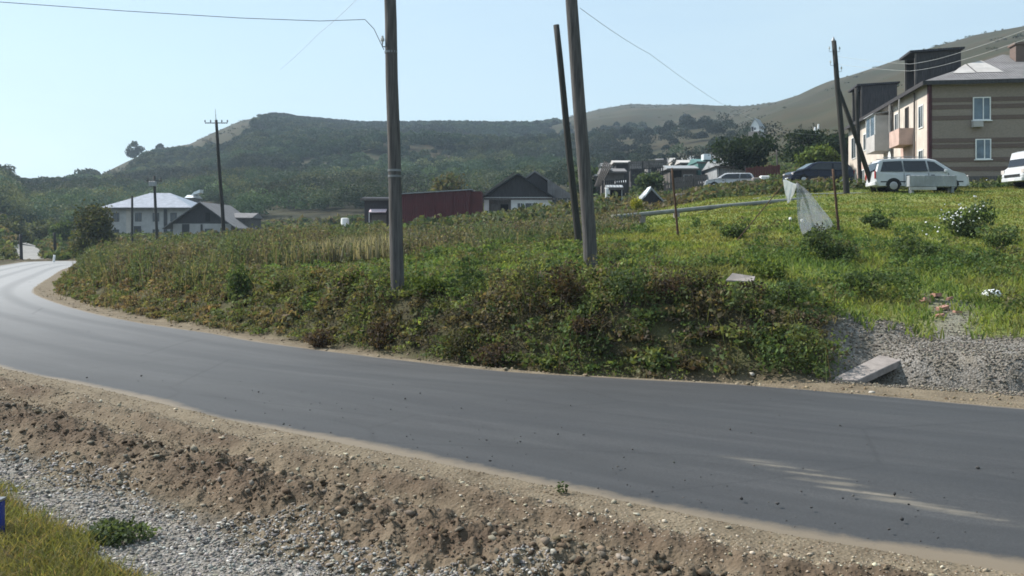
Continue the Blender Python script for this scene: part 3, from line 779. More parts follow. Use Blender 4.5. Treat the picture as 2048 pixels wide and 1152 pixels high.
# rough growth in the village and on the valley floor
px, D, x, y = scatter(30000, 0, 2048, 52, 175, .9)
far, near = road_dist(x, y)
dens = fbm(x * .06, y * .06, 3)
k = (((far > 2) | (near > 2.5)) & (rng.random(len(x)) < sstep(.38, .6, dens) * np.where(px > 1230, .85, 1.0))) & ~((px > 25) & (px < 160) & (D > 80) & (D < 150) & (px < 75 + (150 - D) * .2)) & ~((px > 1660) & (D > 54))
px, D, x, y = px[k], D[k], x[k], y[k]
cols = patch_colour(x, y, [(.06, .085, .04), (.085, .11, .045), (.115, .12, .06), (.075, .10, .05), (.12, .105, .065)], 7)
V7 = leaf_plants(px, D, x, y, (.3 + 1.0 * rng.random(len(x)) ** 2) * np.where(px > 1230, .45, 1.0), .4 + .5 * rng.random(len(x)), 12, .0030 * D, cols)
o = obj('undergrowth', np_mesh('undergrowth', V7[0], 4, V7[1], col=V7[2], mat=M['leaf'])); tag(o, 'rough green undergrowth between the village plots', None, None, 'stuff')
# grass in the near corner
px, D, x, y = scatter(26000, -80, 330, 5.0, 9.5)
far, near = road_dist(x, y)
nz = fbm(x * 1.3, y * 1.3, 4) - .5
k = (x + y + nz * .9 < 3.38 + rng.normal(size=len(x)) * .08) & (near > 2)
px, D, x, y = px[k], D[k], x[k], y[k]
cols = patch_colour(x, y, [(.15, .15, .055), (.21, .185, .07), (.12, .14, .05), (.23, .18, .10), (.16, .155, .06)], .35)
V8 = blade_arrays(np.stack([x, y, height(x, y) - .005], 1), .03 + .09 * rng.random(len(x)) ** 1.5, .006 + .004 * rng.random(len(x)), cl(cols), .7)
o = obj('grass', np_mesh('grass', V8[0], 3, V8[1], col=V8[2], mat=M['blade'])); tag(o, 'yellowish grass patch on the near shoulder beside the gravel', None, None, 'stuff')

# ------------------------------------------------------------------ woods on the hills
def forest_mask(px, py, D):
    n1 = rng.normal(size=len(px)) * 5 + (fbm(px / 40, D / 60, 3) - .5) * np.where(px < 560, 16, 60)
    upper = np.interp(px, [0, 180, 200, 250, 290, 330, 400, 450, 490, 520, 545, 1050, 1110, 1180, 1280, 1400, 1500, 1560], [0, 340, 378, 362, 322, 316, 316, 308, 280, 252, 225, 230, 262, 268, 262, 262, 268, 300])
    m = (py + n1 > upper) & (px < 1575)
    p = np.interp(px, [0, 1000, 1180, 1300, 1560], [1, 1, .75, .6, .5])
    mead = (px > 1060) & (px < 1420) & (np.abs(py - (338 - (px - 1060) * .10)) < 8)
    low = sstep(335, 400, py) * (px > 170) * sstep(.36, .56, fbm(px / 70, py / 14, 3))
    clear = sstep(.60, .68, fbm(px * D / 1900 / 34 + 7, D / 34, 3)) * sstep(262, 290, py)
    p = p * np.where(mead, .12, 1) * (1 - .8 * low) * (1 - .85 * clear)
    return m & (rng.random(len(px)) < p)
n = 30000
px = rng.uniform(-60, 1600, n)
rid = np.interp(px, RID[:, 0], RID[:, 1])
D = np.sqrt(rng.random(n) * (rid ** 2 - 185 ** 2) + 185 ** 2)
x = (px - CX) / F * D; y = D
z = height(x, y); py = HY - (z - CAMZ) / D * F
k = forest_mask(px, py, D) & ((px < 1165 + rng.normal(size=len(px)) * 25) | (rng.random(len(px)) < np.where(py > 300, .5, .22))) & ~((px > 180) & (px < 470) & (D < 235)) & ~((px > 1485) & (px < 1545) & (D < 275)) & ~((px > 1190) & (px < 1490) & (D < 262) & (rng.random(len(px)) < .82))
px, D, x, y, z = px[k], D[k], x[k], y[k], z[k]
rd = np.interp(px, RID[:, 0], RID[:, 1])
hh = (2.4 + 4.6 * rng.random(len(x)) ** 1.4) * (.6 + .8 * fbm(x / 40, y / 40, 2)) * np.interp(D / rd, [0, .7, .93, 1], [1.05, 1.0, .75, .5])
lf = np.clip(.00115 * D, .24, .75)
cnt = np.clip(4.2 * (hh / lf) ** 2, 16, 260).astype(int)
print('forest trees', len(x), cnt.sum())
idx = np.repeat(np.arange(len(x)), cnt)
w = rand_unit(len(idx)); w[:, 2] = np.abs(w[:, 2]) * 1.0 - .25
q = rng.random(len(idx)) ** .33
c = np.stack([x[idx] + w[:, 0] * q * hh[idx] * .52, y[idx] + w[:, 1] * q * hh[idx] * .52, z[idx] + hh[idx] * (.42 + .55 * w[:, 2] * q)], 1)
tcv = ((.50 + 1.15 * sstep(.32, .68, fbm(x / 48 + 3, y / 48, 3))) * (.85 + .3 * rng.random(len(x))))[:, None]
pyz = HY - (z - CAMZ) / D * F
tcv = tcv * (1 + np.array([[1.3, 1.0, .7]]) * sstep(310, 385, pyz)[:, None])
tc = tcv * patch_colour(x, y, [(.014, .028, .018), (.024, .041, .022), (.017, .032, .022), (.036, .046, .024), (.020, .029, .021)], 45)
V9 = leaf_arrays(c, lf[idx] * (.7 + .6 * rng.random(len(idx))), cl(tc[idx] * (1 + rng.normal(size=(len(idx), 1)) * .08)))
o = obj('forest', np_mesh('forest', V9[0], 4, V9[1], col=V9[2], mat=M['forest'])); tag(o, 'dense green woods covering the hills behind the village', None, None, 'stuff')
# low scrub on the grassy hillsides
n = 9000
px = rng.uniform(200, 2100, n); rid = np.interp(px, RID[:, 0], RID[:, 1])
D = np.sqrt(rng.random(n) * ((rid * .995) ** 2 - 130 ** 2) + 130 ** 2)
x = (px - CX) / F * D; y = D
k = (rng.random(n) < sstep(.48, .66, fbm(x / 26, y / 26, 3)) * np.where(px > 1540, .16, .9)) & (D > 170) & ((px < 560) | (px > 1050)) & ~((px > 1690) & (D < 110))
px, D, x, y = px[k], D[k], x[k], y[k]
cols = patch_colour(x, y, [(.05, .058, .028), (.06, .06, .03), (.065, .06, .032), (.045, .05, .026)], 30)
fl = np.interp(D, [150, 350, 600], [1.0, .8, .35])
V10 = leaf_plants(px, D, x, y, (.5 + 1.3 * rng.random(len(x))) * fl, .6 + 1.4 * rng.random(len(x)), 14, (.2 + .0007 * D) * fl ** .5, cols)
o = obj('hill_scrub', np_mesh('hill_scrub', V10[0], 4, V10[1], col=V10[2], mat=M['forest'])); tag(o, 'low scrub scattered over the grassy hillsides', None, None, 'stuff')

# ------------------------------------------------------------------ single bushes and trees
def crown_mesh(name, blobs, n, leaf, pal, mat='leaf', hollow=.35):
    """leaf cloud spread through several ellipsoids (x,y,z,rx,ry,rz)"""
    B = np.array(blobs, float); vol = B[:, 3] * B[:, 4] * B[:, 5]; vol /= vol.sum()
    idx = rng.choice(len(B), n, p=vol)
    w = rand_unit(n); q = (hollow ** 3 + (1 - hollow ** 3) * rng.random(n)) ** (1 / 3)
    q *= 1 + np.abs(rng.normal(size=n)) * .22 * (rng.random(n) < .5)
    c = B[idx, :3] + w * q[:, None] * B[idx, 3:]
    bt = 1 + rng.normal(size=len(B)) * .16
    col = pick(pal, n, .16) * bt[idx][:, None]
    V = leaf_arrays(c, leaf * (.6 + .8 * rng.random(n)), cl(col))
    return np_mesh(name, V[0], 4, V[1], col=V[2], mat=M[mat])
def bush(px, D, w, h, label, pal, name='bush', cat='bush', n=900, leaf=None, group=None, nb=7, lean=0, dz=0):
    x = X(px, D); z = H(x, D) + dz
    t = thing(name, label, cat, (x, D, z), 0, group)
    bl = []
    for k in range(nb):
        a = random.random() * 6.283; q = math.sqrt(random.random()) * .55
        hz = random.uniform(.22, .74)
        s = random.uniform(.30, .5)
        bl.append((math.cos(a) * q * w / 2 + lean * hz, math.sin(a) * q * w / 2, hz * h, w / 2 * s * 1.15, w / 2 * s * 1.15, h * s * .62))
    obj('foliage', crown_mesh('foliage', bl, n, leaf or max(.022, .0018 * D), pal), t)
    mb = MB()
    for k in range(6):
        a = random.random() * 6.283
        b = bl[k % nb]
        mb.tube([(math.cos(a) * .05, math.sin(a) * .05, -.1), (b[0] * .5, b[1] * .5, b[2] * .5), (b[0], b[1], b[2] + b[5] * .5)], [.012 + .008 * h, .01 + .005 * h, .006], 5)
    mb.build('stem', M['bark'], t)
    return t
G1 = [(.065, .10, .04), (.085, .125, .045), (.11, .15, .055), (.06, .085, .04)]
G2 = [(.05, .08, .036), (.07, .10, .042), (.085, .115, .05), (.045, .068, .034)]
GB = [(.075, .075, .035), (.06, .055, .032), (.09, .08, .04), (.05, .065, .028)]
GR = [(.085, .055, .035), (.065, .05, .035), (.075, .07, .035)]
GL = [(.09, .13, .035), (.11, .15, .04), (.075, .105, .03)]
bush(480, 22.6, .75, .95, 'upright dark green weed clump on the bank left of the near wooden pole', G1, 'weed_clump', 'weeds', 900)
bush(1095, 18.6, 1.3, .62, 'round greyish green bush at the left foot of the thick leaning pole', G2, 'bush', 'bush', 1200)
bush(1240, 21.2, .9, .55, 'green bush just right of the thick leaning pole', G1, 'bush', 'bush', 800)
bush(1125, 15.6, .75, .72, 'reddish brown dead bush low on the bank below the thick leaning pole', GR, 'bush', 'bush', 900)
bush(920, 15.7, .8, .55, 'dark purplish bush on the bank above the road centre', GB, 'bush', 'bush', 800)
bush(1250, 15.3, .95, .62, 'dense dark bush at the bank foot right of the dead bush', G2, 'bush', 'bush', 1000)
DEAD = [(.06, .04, .032), (.045, .034, .03), (.075, .055, .04), (.09, .065, .045)]
for px, D, w_, h_, lb in ((760, 17.0, .8, .45, 'dark dead weed clump on the bank just left below the near wooden pole'), (1000, 15.2, .9, .5, 'brown withered weed clump on the bank midway between the two grey poles'),
                          (1180, 14.9, .7, .42, 'withered dark weed clump low on the bank below the thin dark pole'), (1330, 15.2, .9, .5, 'dark withered weed clump low on the bank left of the bare earth cut'),
                          (1480, 15.4, 1.1, .45, 'dark withered growth overhanging the bare earth cut in the bank'), (640, 17.6, .7, .4, 'reddish withered weed clump at the bank foot left of the near wooden pole')):
    bush(px, D, w_, h_, lb, DEAD, 'weed_clump', 'weeds', 700)
for px, D, w_, h_, lb in ((1290, 17.8, 1.0, .5, 'fresh green leafy clump above the bank right of the thick leaning pole'), (850, 17.6, .9, .4, 'fresh green leafy clump right of the near wooden pole'),
                          (1540, 18.5, 1.0, .5, 'fresh green leafy clump on the grass right of the flat pale board'), (700, 19.5, 1.0, .4, 'fresh green leafy clump on the grass left of the near wooden pole')):
    bush(px, D, w_, h_, lb, GL, 'weed_clump', 'weeds', 900)
bush(1390, 15.4, 1.0, .6, 'olive bush on the bank below the flat pale board', GB, 'bush', 'bush', 1000)
bush(1575, 15.2, 1.0, .62, 'dark green bush where the bank meets the gravel heap', G1, 'bush', 'bush', 1100)
bush(1735, 17.4, 1.15, .55, 'dark green bush at the top left edge of the gravel heap', G1, 'bush', 'bush', 1200)
bush(1660, 21.5, 1.2, .75, 'tall grey green bush on the grass above the gravel heap', G2, 'bush', 'bush', 1100)
bush(1830, 22.5, 1.3, .6, 'dark leafy bush on the grass below the flowering bush', G1, 'bush', 'bush', 1100)
bush(1460, 27.5, 1.1, .45, 'low green bush on the lawn right of the thin rusty stake', G1, 'bush', 'bush', 800)
bush(1750, 30, 1.0, .5, 'small dark bush on the lawn between rusty post and flowering bush', G2, 'bush', 'bush', 700)
bush(1990, 25, 1.3, .7, 'low dark green bush at the right foot of the flowering bush', G1, 'bush', 'bush', 900)
bush(1270, 53, 1.1, 1.0, 'yellow green round bush beside the small grey hut', [(.24, .25, .04), (.18, .20, .035), (.28, .27, .06)], 'bush', 'bush', 900, .07)
bush(186, 92, 5.2, 6.0, 'large round olive bush at the bend of the road', [(.05, .06, .022), (.07, .075, .025), (.04, .05, .022), (.085, .08, .03)], 'bush', 'bush', 6000, .16, nb=14, dz=-.4)
# flowering bush
fb = bush(1945, 28, 1.45, 1.15, 'dark bush with white blossoms on the lawn at right', G2, 'flowering_bush', 'bush', 1600, nb=9)
c = []
for k in range(60):
    px = random.gauss(1915, 28); py = 412 + (1950 - px) * .45 + random.gauss(0, 16)
    p = P(px, py, 28 + random.uniform(-.75, -.2)) - fb.location
    c.append(p)
mb = MB()
for p in c:
    s = random.uniform(.018, .036)
    for a in range(3):
        r1 = Vector([random.gauss(0, 1) for _ in range(3)]).normalized() * s; r2 = r1.orthogonal().normalized() * s
        mb.add([p - r1, p - r2, p + r1, p + r2], [(0, 1, 2, 3)])
link('blossoms', mb.mesh('blossoms', False), M['petal'], fb)['kind'] = 'stuff'

def tree(px, D, h, w, label, pal, name='tree', cat='tree', n=1500, leaf=None, group=None, trunk=.35, nb=12, flat=.55, mat='leaf', base=None, tr=None):
    x = X(px, D); z = H(x, D) - .2 if base is None else base
    t = thing(name, label, cat, (x, D, z), random.random() * 6.28, group)
    th = h * trunk
    bl = []
    mb = MB()
    mb.tube([(0, 0, -.3), (.03 * h * .3, 0, th * .6), (0, .02 * h, th + (h - th) * .5)], [tr or .030 * h, (tr or .030 * h) * .75, .008 * h], 7)
    for k in range(nb):
        a = k * 2.4 + random.random(); zz = random.random()
        q = math.sqrt(random.random()) * .68 * math.sin(math.pi * (.18 + .74 * zz)) ** .7
        bx, by, bz = math.cos(a) * q * w / 2, math.sin(a) * q * w / 2, th + (h - th) * (.12 + .76 * zz)
        s = random.uniform(.26, .42) * w / 2
        bl.append((bx, by, bz, s * 1.1, s * 1.1, s * flat * 1.3))
        if k < 8: mb.tube([(0, 0, th * .8), (bx * .5, by * .5, (th + bz) / 2), (bx, by, bz)], [.013 * h, .009 * h, .004 * h], 5)
    obj('crown', crown_mesh('crown', bl, n, leaf or .0026 * D, pal, mat, .2), t)
    mb.build('trunk', M['bark'], t, smooth=True)
    return t
DK = [(.018, .032, .016), (.024, .04, .02), (.03, .046, .022), (.014, .026, .015)]
for px, D, h, w, lb in ((1490, 97, 4.9, 8.6, 'dark pine with a wide crown over the red fence, leftmost of the grove'),
                        (1543, 94, 4.7, 8.2, 'dark pine standing between two others behind the red fence'),
                        (1582, 96, 4.9, 7.6, 'tallest dark pine of the grove behind the red fence'),
                        (1622, 99, 4.7, 7.4, 'dark pine right of the tallest one, behind the dark blue car'),
                        (1662, 101, 4.6, 6.2, 'dark pine nearest to the braced utility pole')):
    tree(px, D, h, w, lb, DK, 'pine_tree', 'tree', 4200, .19, 'pines of the dark grove', .40, 16, .42)
tree(1640, 84, 3.4, 5.0, 'bright green shrub tree behind the dark blue car', GL, n=1800, leaf=.2, trunk=.12, name='shrub_tree', cat='tree')
tree(1300, 98, 3.4, 5.5, 'olive green tree in the gardens behind the small grey hut', G2, n=1800, leaf=.2, trunk=.15, name='garden_tree', cat='tree')
tree(1340, 92, 2.8, 4.0, 'dark bluish garden tree left of the grey plank shed', DK, n=1300, leaf=.2, trunk=.12, name='garden_tree', cat='tree')
tree(690, 100, 3.0, 4.2, 'round olive tree behind the low fence left of the dark shed', GB, n=1300, leaf=.2, trunk=.15, name='garden_tree', cat='tree')
tree(900, 120, 6.0, 9.0, 'broad olive tree rising behind the red metal garage', GB, n=2200, leaf=.28, trunk=.2, name='garden_tree', cat='tree')
tree(1180, 120, 5.0, 7.0, 'bushy green tree behind the thick leaning pole', G2, n=1700, leaf=.28, trunk=.15, name='garden_tree', cat='tree')
FR = [(.030, .045, .024), (.04, .055, .028), (.05, .062, .03)]
tree(172, 405, 7.5, 9.5, 'lone round tree on the skyline at far left', FR, n=900, leaf=.55, trunk=.25, name='skyline_tree', mat='forest', group='trees along the skyline')
tree(268, 510, 9.5, 12, 'bushy tree on the slope of the hill above the pale roofed house', FR, n=900, leaf=.7, trunk=.1, name='skyline_tree', mat='forest', group='trees along the skyline')
tree(519, 690, 3.6, 5, 'tiny tree on the bare ridge just left of the wooded summit', FR, n=300, leaf=.6, trunk=.35, name='skyline_tree', mat='forest', group='trees along the skyline')
for px, D, h, w, lb in ((8, 325, 6.5, 10, 'dark tree on the left skyline cut by the picture edge'), (42, 335, 4.6, 8, 'low dark tree on the skyline between its taller neighbours at far left'),
                        (88, 345, 5.0, 6, 'narrow dark tree on the skyline left of the lone round tree')):
    tree(px, D, h, w, lb, FR, n=800, leaf=.5, trunk=.15, name='skyline_tree', mat='forest', group='trees along the skyline')
tree(30, 130, 4.0, 6.0, 'grey green bushy tree above the left road bank', [(.075, .085, .05), (.09, .10, .06), (.06, .07, .045)], n=1500, leaf=.24, trunk=.1, name='roadside_tree')
tree(85, 150, 4.5, 7.0, 'pale green roadside tree beyond the junction', [(.075, .09, .045), (.10, .11, .06), (.06, .075, .04)], n=1500, leaf=.26, trunk=.1, name='roadside_tree')
tree(128, 128, 3.4, 5.0, 'small green tree beside the far road left of the round olive bush', G1, n=1300, leaf=.24, trunk=.1, name='roadside_tree')

# ------------------------------------------------------------------ poles, posts and wires
def pole(name, base, top, D, r0, r1, mat, label, cat='utility pole', Dtop=None, sink=.4, seg=12, group=None):
    b = P(base[0], base[1], D); t = P(top[0], top[1], Dtop or D)
    th = thing(name, label, cat, b, 0, group)
    v = t - b
    pts = [v * f for f in (-sink / v.length, .0, .12, .25, .4, .55, .7, .85, 1.0)]
    pts = [p + Vector((random.uniform(-1, 1), random.uniform(-1, 1), 0)) * r0 * .12 for p in pts]
    rr = [r0 * (1 - k / 8) + r1 * k / 8 for k in range(9)]
    MB().tube(pts, rr, seg).build('shaft', M[mat], th, smooth=True)
    return th, v
def insulator(mb, p, s=1.0):
    p = Vector(p)
    mb.tube([p, p + Vector((0, 0, .05 * s)), p + Vector((0, 0, .06 * s)), p + Vector((0, 0, .12 * s)), p + Vector((0, 0, .13 * s)), p + Vector((0, 0, .18 * s))],
            [.02 * s, .02 * s, .05 * s, .045 * s, .03 * s, .025 * s], 8)
p1, v1 = pole('utility_pole', (797, 585), (773, -190), 18, .137, .105, 'pole', 'weathered grey wooden pole standing alone at the centre left of the grass bank')
q = v1 * ((585 - 100) / 775)
MB().tube([q + Vector((-.10, 0, .06)), q + Vector((-.16, -.02, .06)), q + Vector((-.16, -.02, .13))], .012, 6).build('hook', M['steel'], p1)
insul = MB(); insulator(insul, q + Vector((-.16, -.02, .12)), .8); insul.build('insulator', M['ceramic'], p1)
MB().box(-.9, .9, -.05, .05, 0, .1).build('crossarm', M['pole_dark'], p1, v1 * .96)
for f_ in (.30, .315, .62):
    q_ = v1 * f_
    MB().tube([q_ - Vector((0, 0, .02)), q_ + Vector((0, 0, .02))], .137 * (1 - f_) + .105 * f_ + .006, 14).build('steel_band', M['steel'], p1)
p2, v2 = pole('utility_pole', (1184, 553), (1129, -175), 20, .155, .118, 'pole', 'thick grey pole leaning left, standing at the centre right of the grass bank')
MB().box(-.9, .9, -.05, .05, 0, .1).build('crossarm', M['pole_dark'], p2, v2 * .96)
pole('leaning_pole', (1159, 500), (1112, 50), 27, .108, .085, 'pole_dark', 'thin dark bare pole leaning left just behind the thick pole', 'pole')
p4, v4 = pole('utility_pole', (1694, 388), (1667, 82), 49, .17, .12, 'pole_dark', 'dark utility pole with a diagonal brace in front of the brick apartment building')
b = P(1748, 372, 50.5) - P(1694, 388, 49)
MB().tube([v4 * .70, v4 * .70 * .5 + b * .5, b - Vector((0, 0, .3))], [.10, .12, .13], 10).build('brace', M['pole_dark'], p4, smooth=True)
MB().tube([v4 * 1.0, v4 * 1.0 + Vector((0, 0, .22))], [.12, .01], 8).build('cap', M['steel'], p4)
for k, (f, s) in enumerate(((.93, -1), (.93, 1), (.84, -1), (.80, 1))):
    q = v4 * f
    a = MB().tube([q + Vector((.08 * s, 0, 0)), q + Vector((.27 * s, 0, 0)), q + Vector((.27 * s, 0, .1))], .012, 6).build('bracket', M['steel'], p4)
    im = MB(); insulator(im, q + Vector((.27 * s, 0, .1)), .9); im.build('insulator', M['ceramic'], a)
pole('post', (1722, 392), (1712, 176), 58, .13, .11, 'pole_dark', 'dark upright post just right of the braced utility pole', 'post')
p5, v5 = pole('utility_pole', (449, 480), (432, 240), 68, .15, .10, 'pole_dark', 'tall slim dark pole with crossarm rising right of the gabled grey house')
MB().tube([v5, v5 + Vector((-.05, 0, .8))], [.03, .012], 6).build('spike', M['steel'], p5)
MB().box(-.8, .8, -.03, .03, -.03, .03).build('crossarm', M['pole_dark'], p5, v5 * .975)
for s in (-.8, -.4, .4, .8):
    im = MB(); insulator(im, v5 * .975 + Vector((s, 0, .03)), 1.1); im.build('insulator', M['cable'], p5)
p6, v6 = pole('utility_pole', (315, 492), (308, 352), 105, .17, .14, 'pole_dark', 'dark pole carrying a transformer in front of the pale roofed house')
MB().box(-.85, .85, -.06, .06, 0, .12).build('crossarm', M['pole_dark'], p6, v6 * .92)
MB().box(-.35, .35, -.3, .3, 0, .55).build('transformer', M['greysheet'], p6, v6 * .85 + Vector((0, -.5, 0)), bevel=.04)
for s in (-.7, 0, .7):
    im = MB(); insulator(im, v6 * .92 + Vector((s, 0, .12)), 2.2); im.build('insulator', M['cable'], p6)
pole('utility_pole', (265, 492), (264, 392), 108, .15, .12, 'pole_dark', 'short dark pole in front of the left part of the pale roofed house')
pole('utility_pole', (112, 528), (109, 465), 96, .16, .13, 'pole_dark', 'dark pole beside the far road left of the round olive bush')
t, v = pole('stake', (1679, 480), (1666, 338), 27, .04, .034, 'rust', 'rusty iron stake standing upright right of the grey plastic film', 'stake')
t, v = pole('stake', (1356, 472), (1344, 336), 30, .042, .032, 'rust', 'rusty iron stake standing on the lawn in front of the small grey hut', 'stake')
pole('rod', (1460, 498), (1572, 362), 26.2, .016, .012, 'rust', 'thin slanting rod that holds the white rag on the lawn', 'rod', Dtop=27)
t, v = pole('marker_post', (107, 526), (109, 510), 84, .10, .09, 'white', 'small white post at the roadside junction on the far left', 'post')
t, v = pole('post', (43, 520), (41, 468), 90, .17, .15, 'dboards', 'dark square post on the left bank by the far road', 'post', seg=4)
for k, (px, py) in enumerate(((1629, 268), (1636, 262))):
    o = MB().tube([(0, 0, 0), (.03, 0, 1.2), (.1, 0, 2.3)], [.26, .24, .18], 8).build('white_marker', M['white'], None, P(px, py + 8, 200))
    tag(o, ('left' if k == 0 else 'right') + ' one of two small white markers on the dark wooded slope behind the pines', 'marker', 'white markers on the slope')
    o.location.z = min(o.location.z, H(o.location.x, o.location.y) + 40)
bp = thing('blue_post', 'short blue painted post at the left edge of the near grass', 'post', (X(-3, 6.25), 6.25, H(X(-3, 6.25), 6.25) - .03))
MB().box(-.03, .03, -.03, .03, -.1, .27).build('post', M['bluepaint'], bp, bevel=.006)
MB().box(-.034, .034, -.034, .034, .272, .288).build('cap', M['steel'], bp)

def wire(pts, r, label, mat='cable', sub=14, sag=0):
    P3 = [Vector(p) for p in pts]
    out = []
    for i in range(len(P3) - 1):
        for k in range(sub):
            f = k / sub
            p = P3[i].lerp(P3[i + 1], f); p.z -= sag * 4 * f * (1 - f)
            out.append(p)
    out.append(P3[-1])
    mb = MB().tube(out, r, 5)
    o = mb.build('overhead_wire', M[mat], None, smooth=True)
    return tag(o, label, 'wire')
wire([P(-200, -12, 17), P(0, 4, 17.2), P(250, 22, 17.4), P(480, 36, 17.6), P(640, 42, 17.75), P(730, 39, 17.85), P(748, 58, 17.9), P(768, 100, 17.95)], .0062, 'dark cable running from the upper left down to the near wooden pole', sub=6)
wire([P(1160, 16, 20), P(1300, 108, 30), P(1440, 206, 46), P(1560, 262, 75), P(1640, 270, 95)], .006, 'thin cable running from the thick leaning pole down toward the pines', 'cable_light', sub=8, sag=.05)
wire([P(1672, 112, 49), P(1820, 128, 44), P(1910, 108, 40), P(2100, 40, 33)], .006, 'upper pale cable from the braced pole past the apartment roof', 'cable_light', sag=.05)
wire([P(1674, 128, 49), P(1820, 142, 44), P(1910, 124, 40), P(2100, 60, 33)], .006, 'lower pale cable from the braced pole past the apartment roof', 'cable_light', sag=.05)
wire([P(720, -8, 30), P(640, 65, 42), P(560, 140, 60)], .006, 'very faint thin wire slanting down through the sky left of the near wooden pole', 'cable_light', sag=.05)

# ------------------------------------------------------------------ apartment building on the right
def window(t, mat_frame, mat_pane, o, u, w, h, depth=.06, mull=1, parent_name='window', bar=.06):
    """window in a wall: o = lower left corner, u = unit vector along the wall, outward normal = u x z turned right"""
    o = Vector(o); u = Vector(u).normalized(); n = Vector((u.y, -u.x, 0))
    zz = Vector((0, 0, 1))
    mb = MB()
    def bar_(a, b, c, d):
        mb.prism([o + u * a + zz * c, o + u * b + zz * c, o + u * b + zz * d, o + u * a + zz * d], n * depth)
    bar_(0, w, 0, bar); bar_(0, w, h - bar, h); bar_(0, bar, bar, h - bar); bar_(w - bar, w, bar, h - bar)
    for k in range(mull):
        c = w * (k + 1) / (mull + 1) + (w * .08 if mull == 1 else 0)
        bar_(c - bar * .45, c + bar * .45, bar, h - bar)
    f = mb.build(parent_name, M[mat_frame], t)
    MB().prism([o + u * bar + zz * bar, o + u * (w - bar) + zz * bar, o + u * (w - bar) + zz * (h - bar), o + u * bar + zz * (h - bar)], n * depth * .4).build('pane', M[mat_pane], f)
    return f
AB = 5.55
ab = thing('apartment_building', 'two storey brown brick apartment building with banded end wall and hipped roof', 'building', (26.4, 60, AB), math.atan2(-.15, .989))
WB, LB, EH = 12.0, 25.3, 6.4
MB().box(0, WB, 0, LB, -1.2, EH).build('wall', M['brick'], ab)
MB().box(-.08, -.002, .25, LB, -1.2, EH - .02).build('plaster_facade', M['plaster'], ab)
mb = MB()
for z0 in (5.27, 4.83, 4.14, 2.72, 2.34, 1.5, .92): mb.box(.12, WB - .002, -.035, -.001, z0 - .13, z0 + .13)
mb.build('brick_band', M['bandbrick'], ab)
MB().box(-.11, .10, -.06, .248, -1.2, EH - .03).build('corner_strip', M['redtrim'], ab)
MB().box(0.12, WB, -.05, -.001, -1.2, .45).build('plinth', M['boards'], ab)
# roof: solid hip with a deep eave
mb = MB()
e = .55
mb.add([(-e, -e, EH), (WB + e, -e, EH), (WB + e, LB + e, EH), (-e, LB + e, EH), (6, 5, 8.95), (6, LB - 5, 8.95)], [(0, 1, 4), (1, 2, 5, 4), (2, 3, 5), (3, 0, 4, 5), (3, 2, 1, 0)])
rf = mb.build('roof', M['slate'], ab)
MB().box(-e - .03, WB + e + .03, -e - .03, -e + .02, EH - .22, EH + .03).box(-e - .03, -e + .02, -e + .021, LB + e, EH - .22, EH + .03).build('eave_board', M['dboards'], rf)
def hipz(y): return EH + (y + e) / (5 + e) * (8.95 - EH)
def rp(x, y, d=.03): return (x, y - d * .4, hipz(y) + d)
mb = MB()
mb.add([rp(1.6, .9), rp(3.0, .9), rp(3.0, 2.9), rp(2.3, 2.0)], [(0, 1, 2, 3)])
mb.add([rp(3.1, .95), rp(4.7, .95), rp(4.2, 3.6), rp(3.1, 2.95)], [(0, 1, 2, 3)])
rp_ = mb.build('roof_patch', M['whitewash'], rf); rp_['label'] = 'pale metal sheets patched on the roof end'
MB().box(6.2, 7.5, 3.2, 4.3, 7.3, 9.25).box(6.1, 7.6, 3.1, 4.4, 9.25, 9.4).build('chimney', M['bandbrick'], rf)
MB().prism([(7.7, 2.2, hipz(2.2)), (9.4, 2.2, hipz(2.2)), (9.4, 2.2, 9.1), (7.7, 2.2, 9.1)], (0, 1.5, 0)).build('roof_hatch', M['teal'], rf)
for y0, y1, ht in ((3.5, 6.1, -.5), (20.4, 24.0, 0)):
    d = MB().prism([(-.35, y0 - .15, 9.45 + ht), (3.1, y0 - .15, 9.62 + ht), (3.1, y0 - .15, 9.75 + ht), (-.35, y0 - .15, 9.60 + ht)], (0, y1 - y0 + .3, 0)).build('dormer', M['slate_dark'], rf)
    for yy in (y0 + .02, y1 - .14):
        MB().prism([(.1, yy, EH + .05), (2.9, yy, EH + 1.1), (2.9, yy, 9.58 + ht), (.1, yy, 9.44 + ht)], (0, .12, 0)).build('cheek', M['dboards'], d)
    MB().box(.9, 1.0, y0 + .121, y1 - .121, EH + .2, 9.44 + ht).build('back_panel', M['dboards'], d)
    for yy in (y0, y1 - .1): MB().box(-.02, .095, yy, yy + .1, EH, 9.43 + ht).build('corner_post', M['boards'], d)
for lx, w, z0, h in ((2.53, 1.05, 3.95, 1.45), (2.68, .92, 1.5, 1.28), (8.2, 1.05, 3.95, 1.45), (8.2, 1.05, 1.5, 1.3)):
    f = window(ab, 'white', 'glass_blue', (lx, -.036, z0), (1, 0, 0), w, h, .07)
    MB().box(lx - .08, lx + w + .08, -.16, -.037, z0 - .06, z0 - .002).build('sill', M['white'], f)
MB().box(2.45, 3.05, -.42, -.05, 3.50, 3.88).build('air_conditioner', M['whitewash'], ab, bevel=.02)
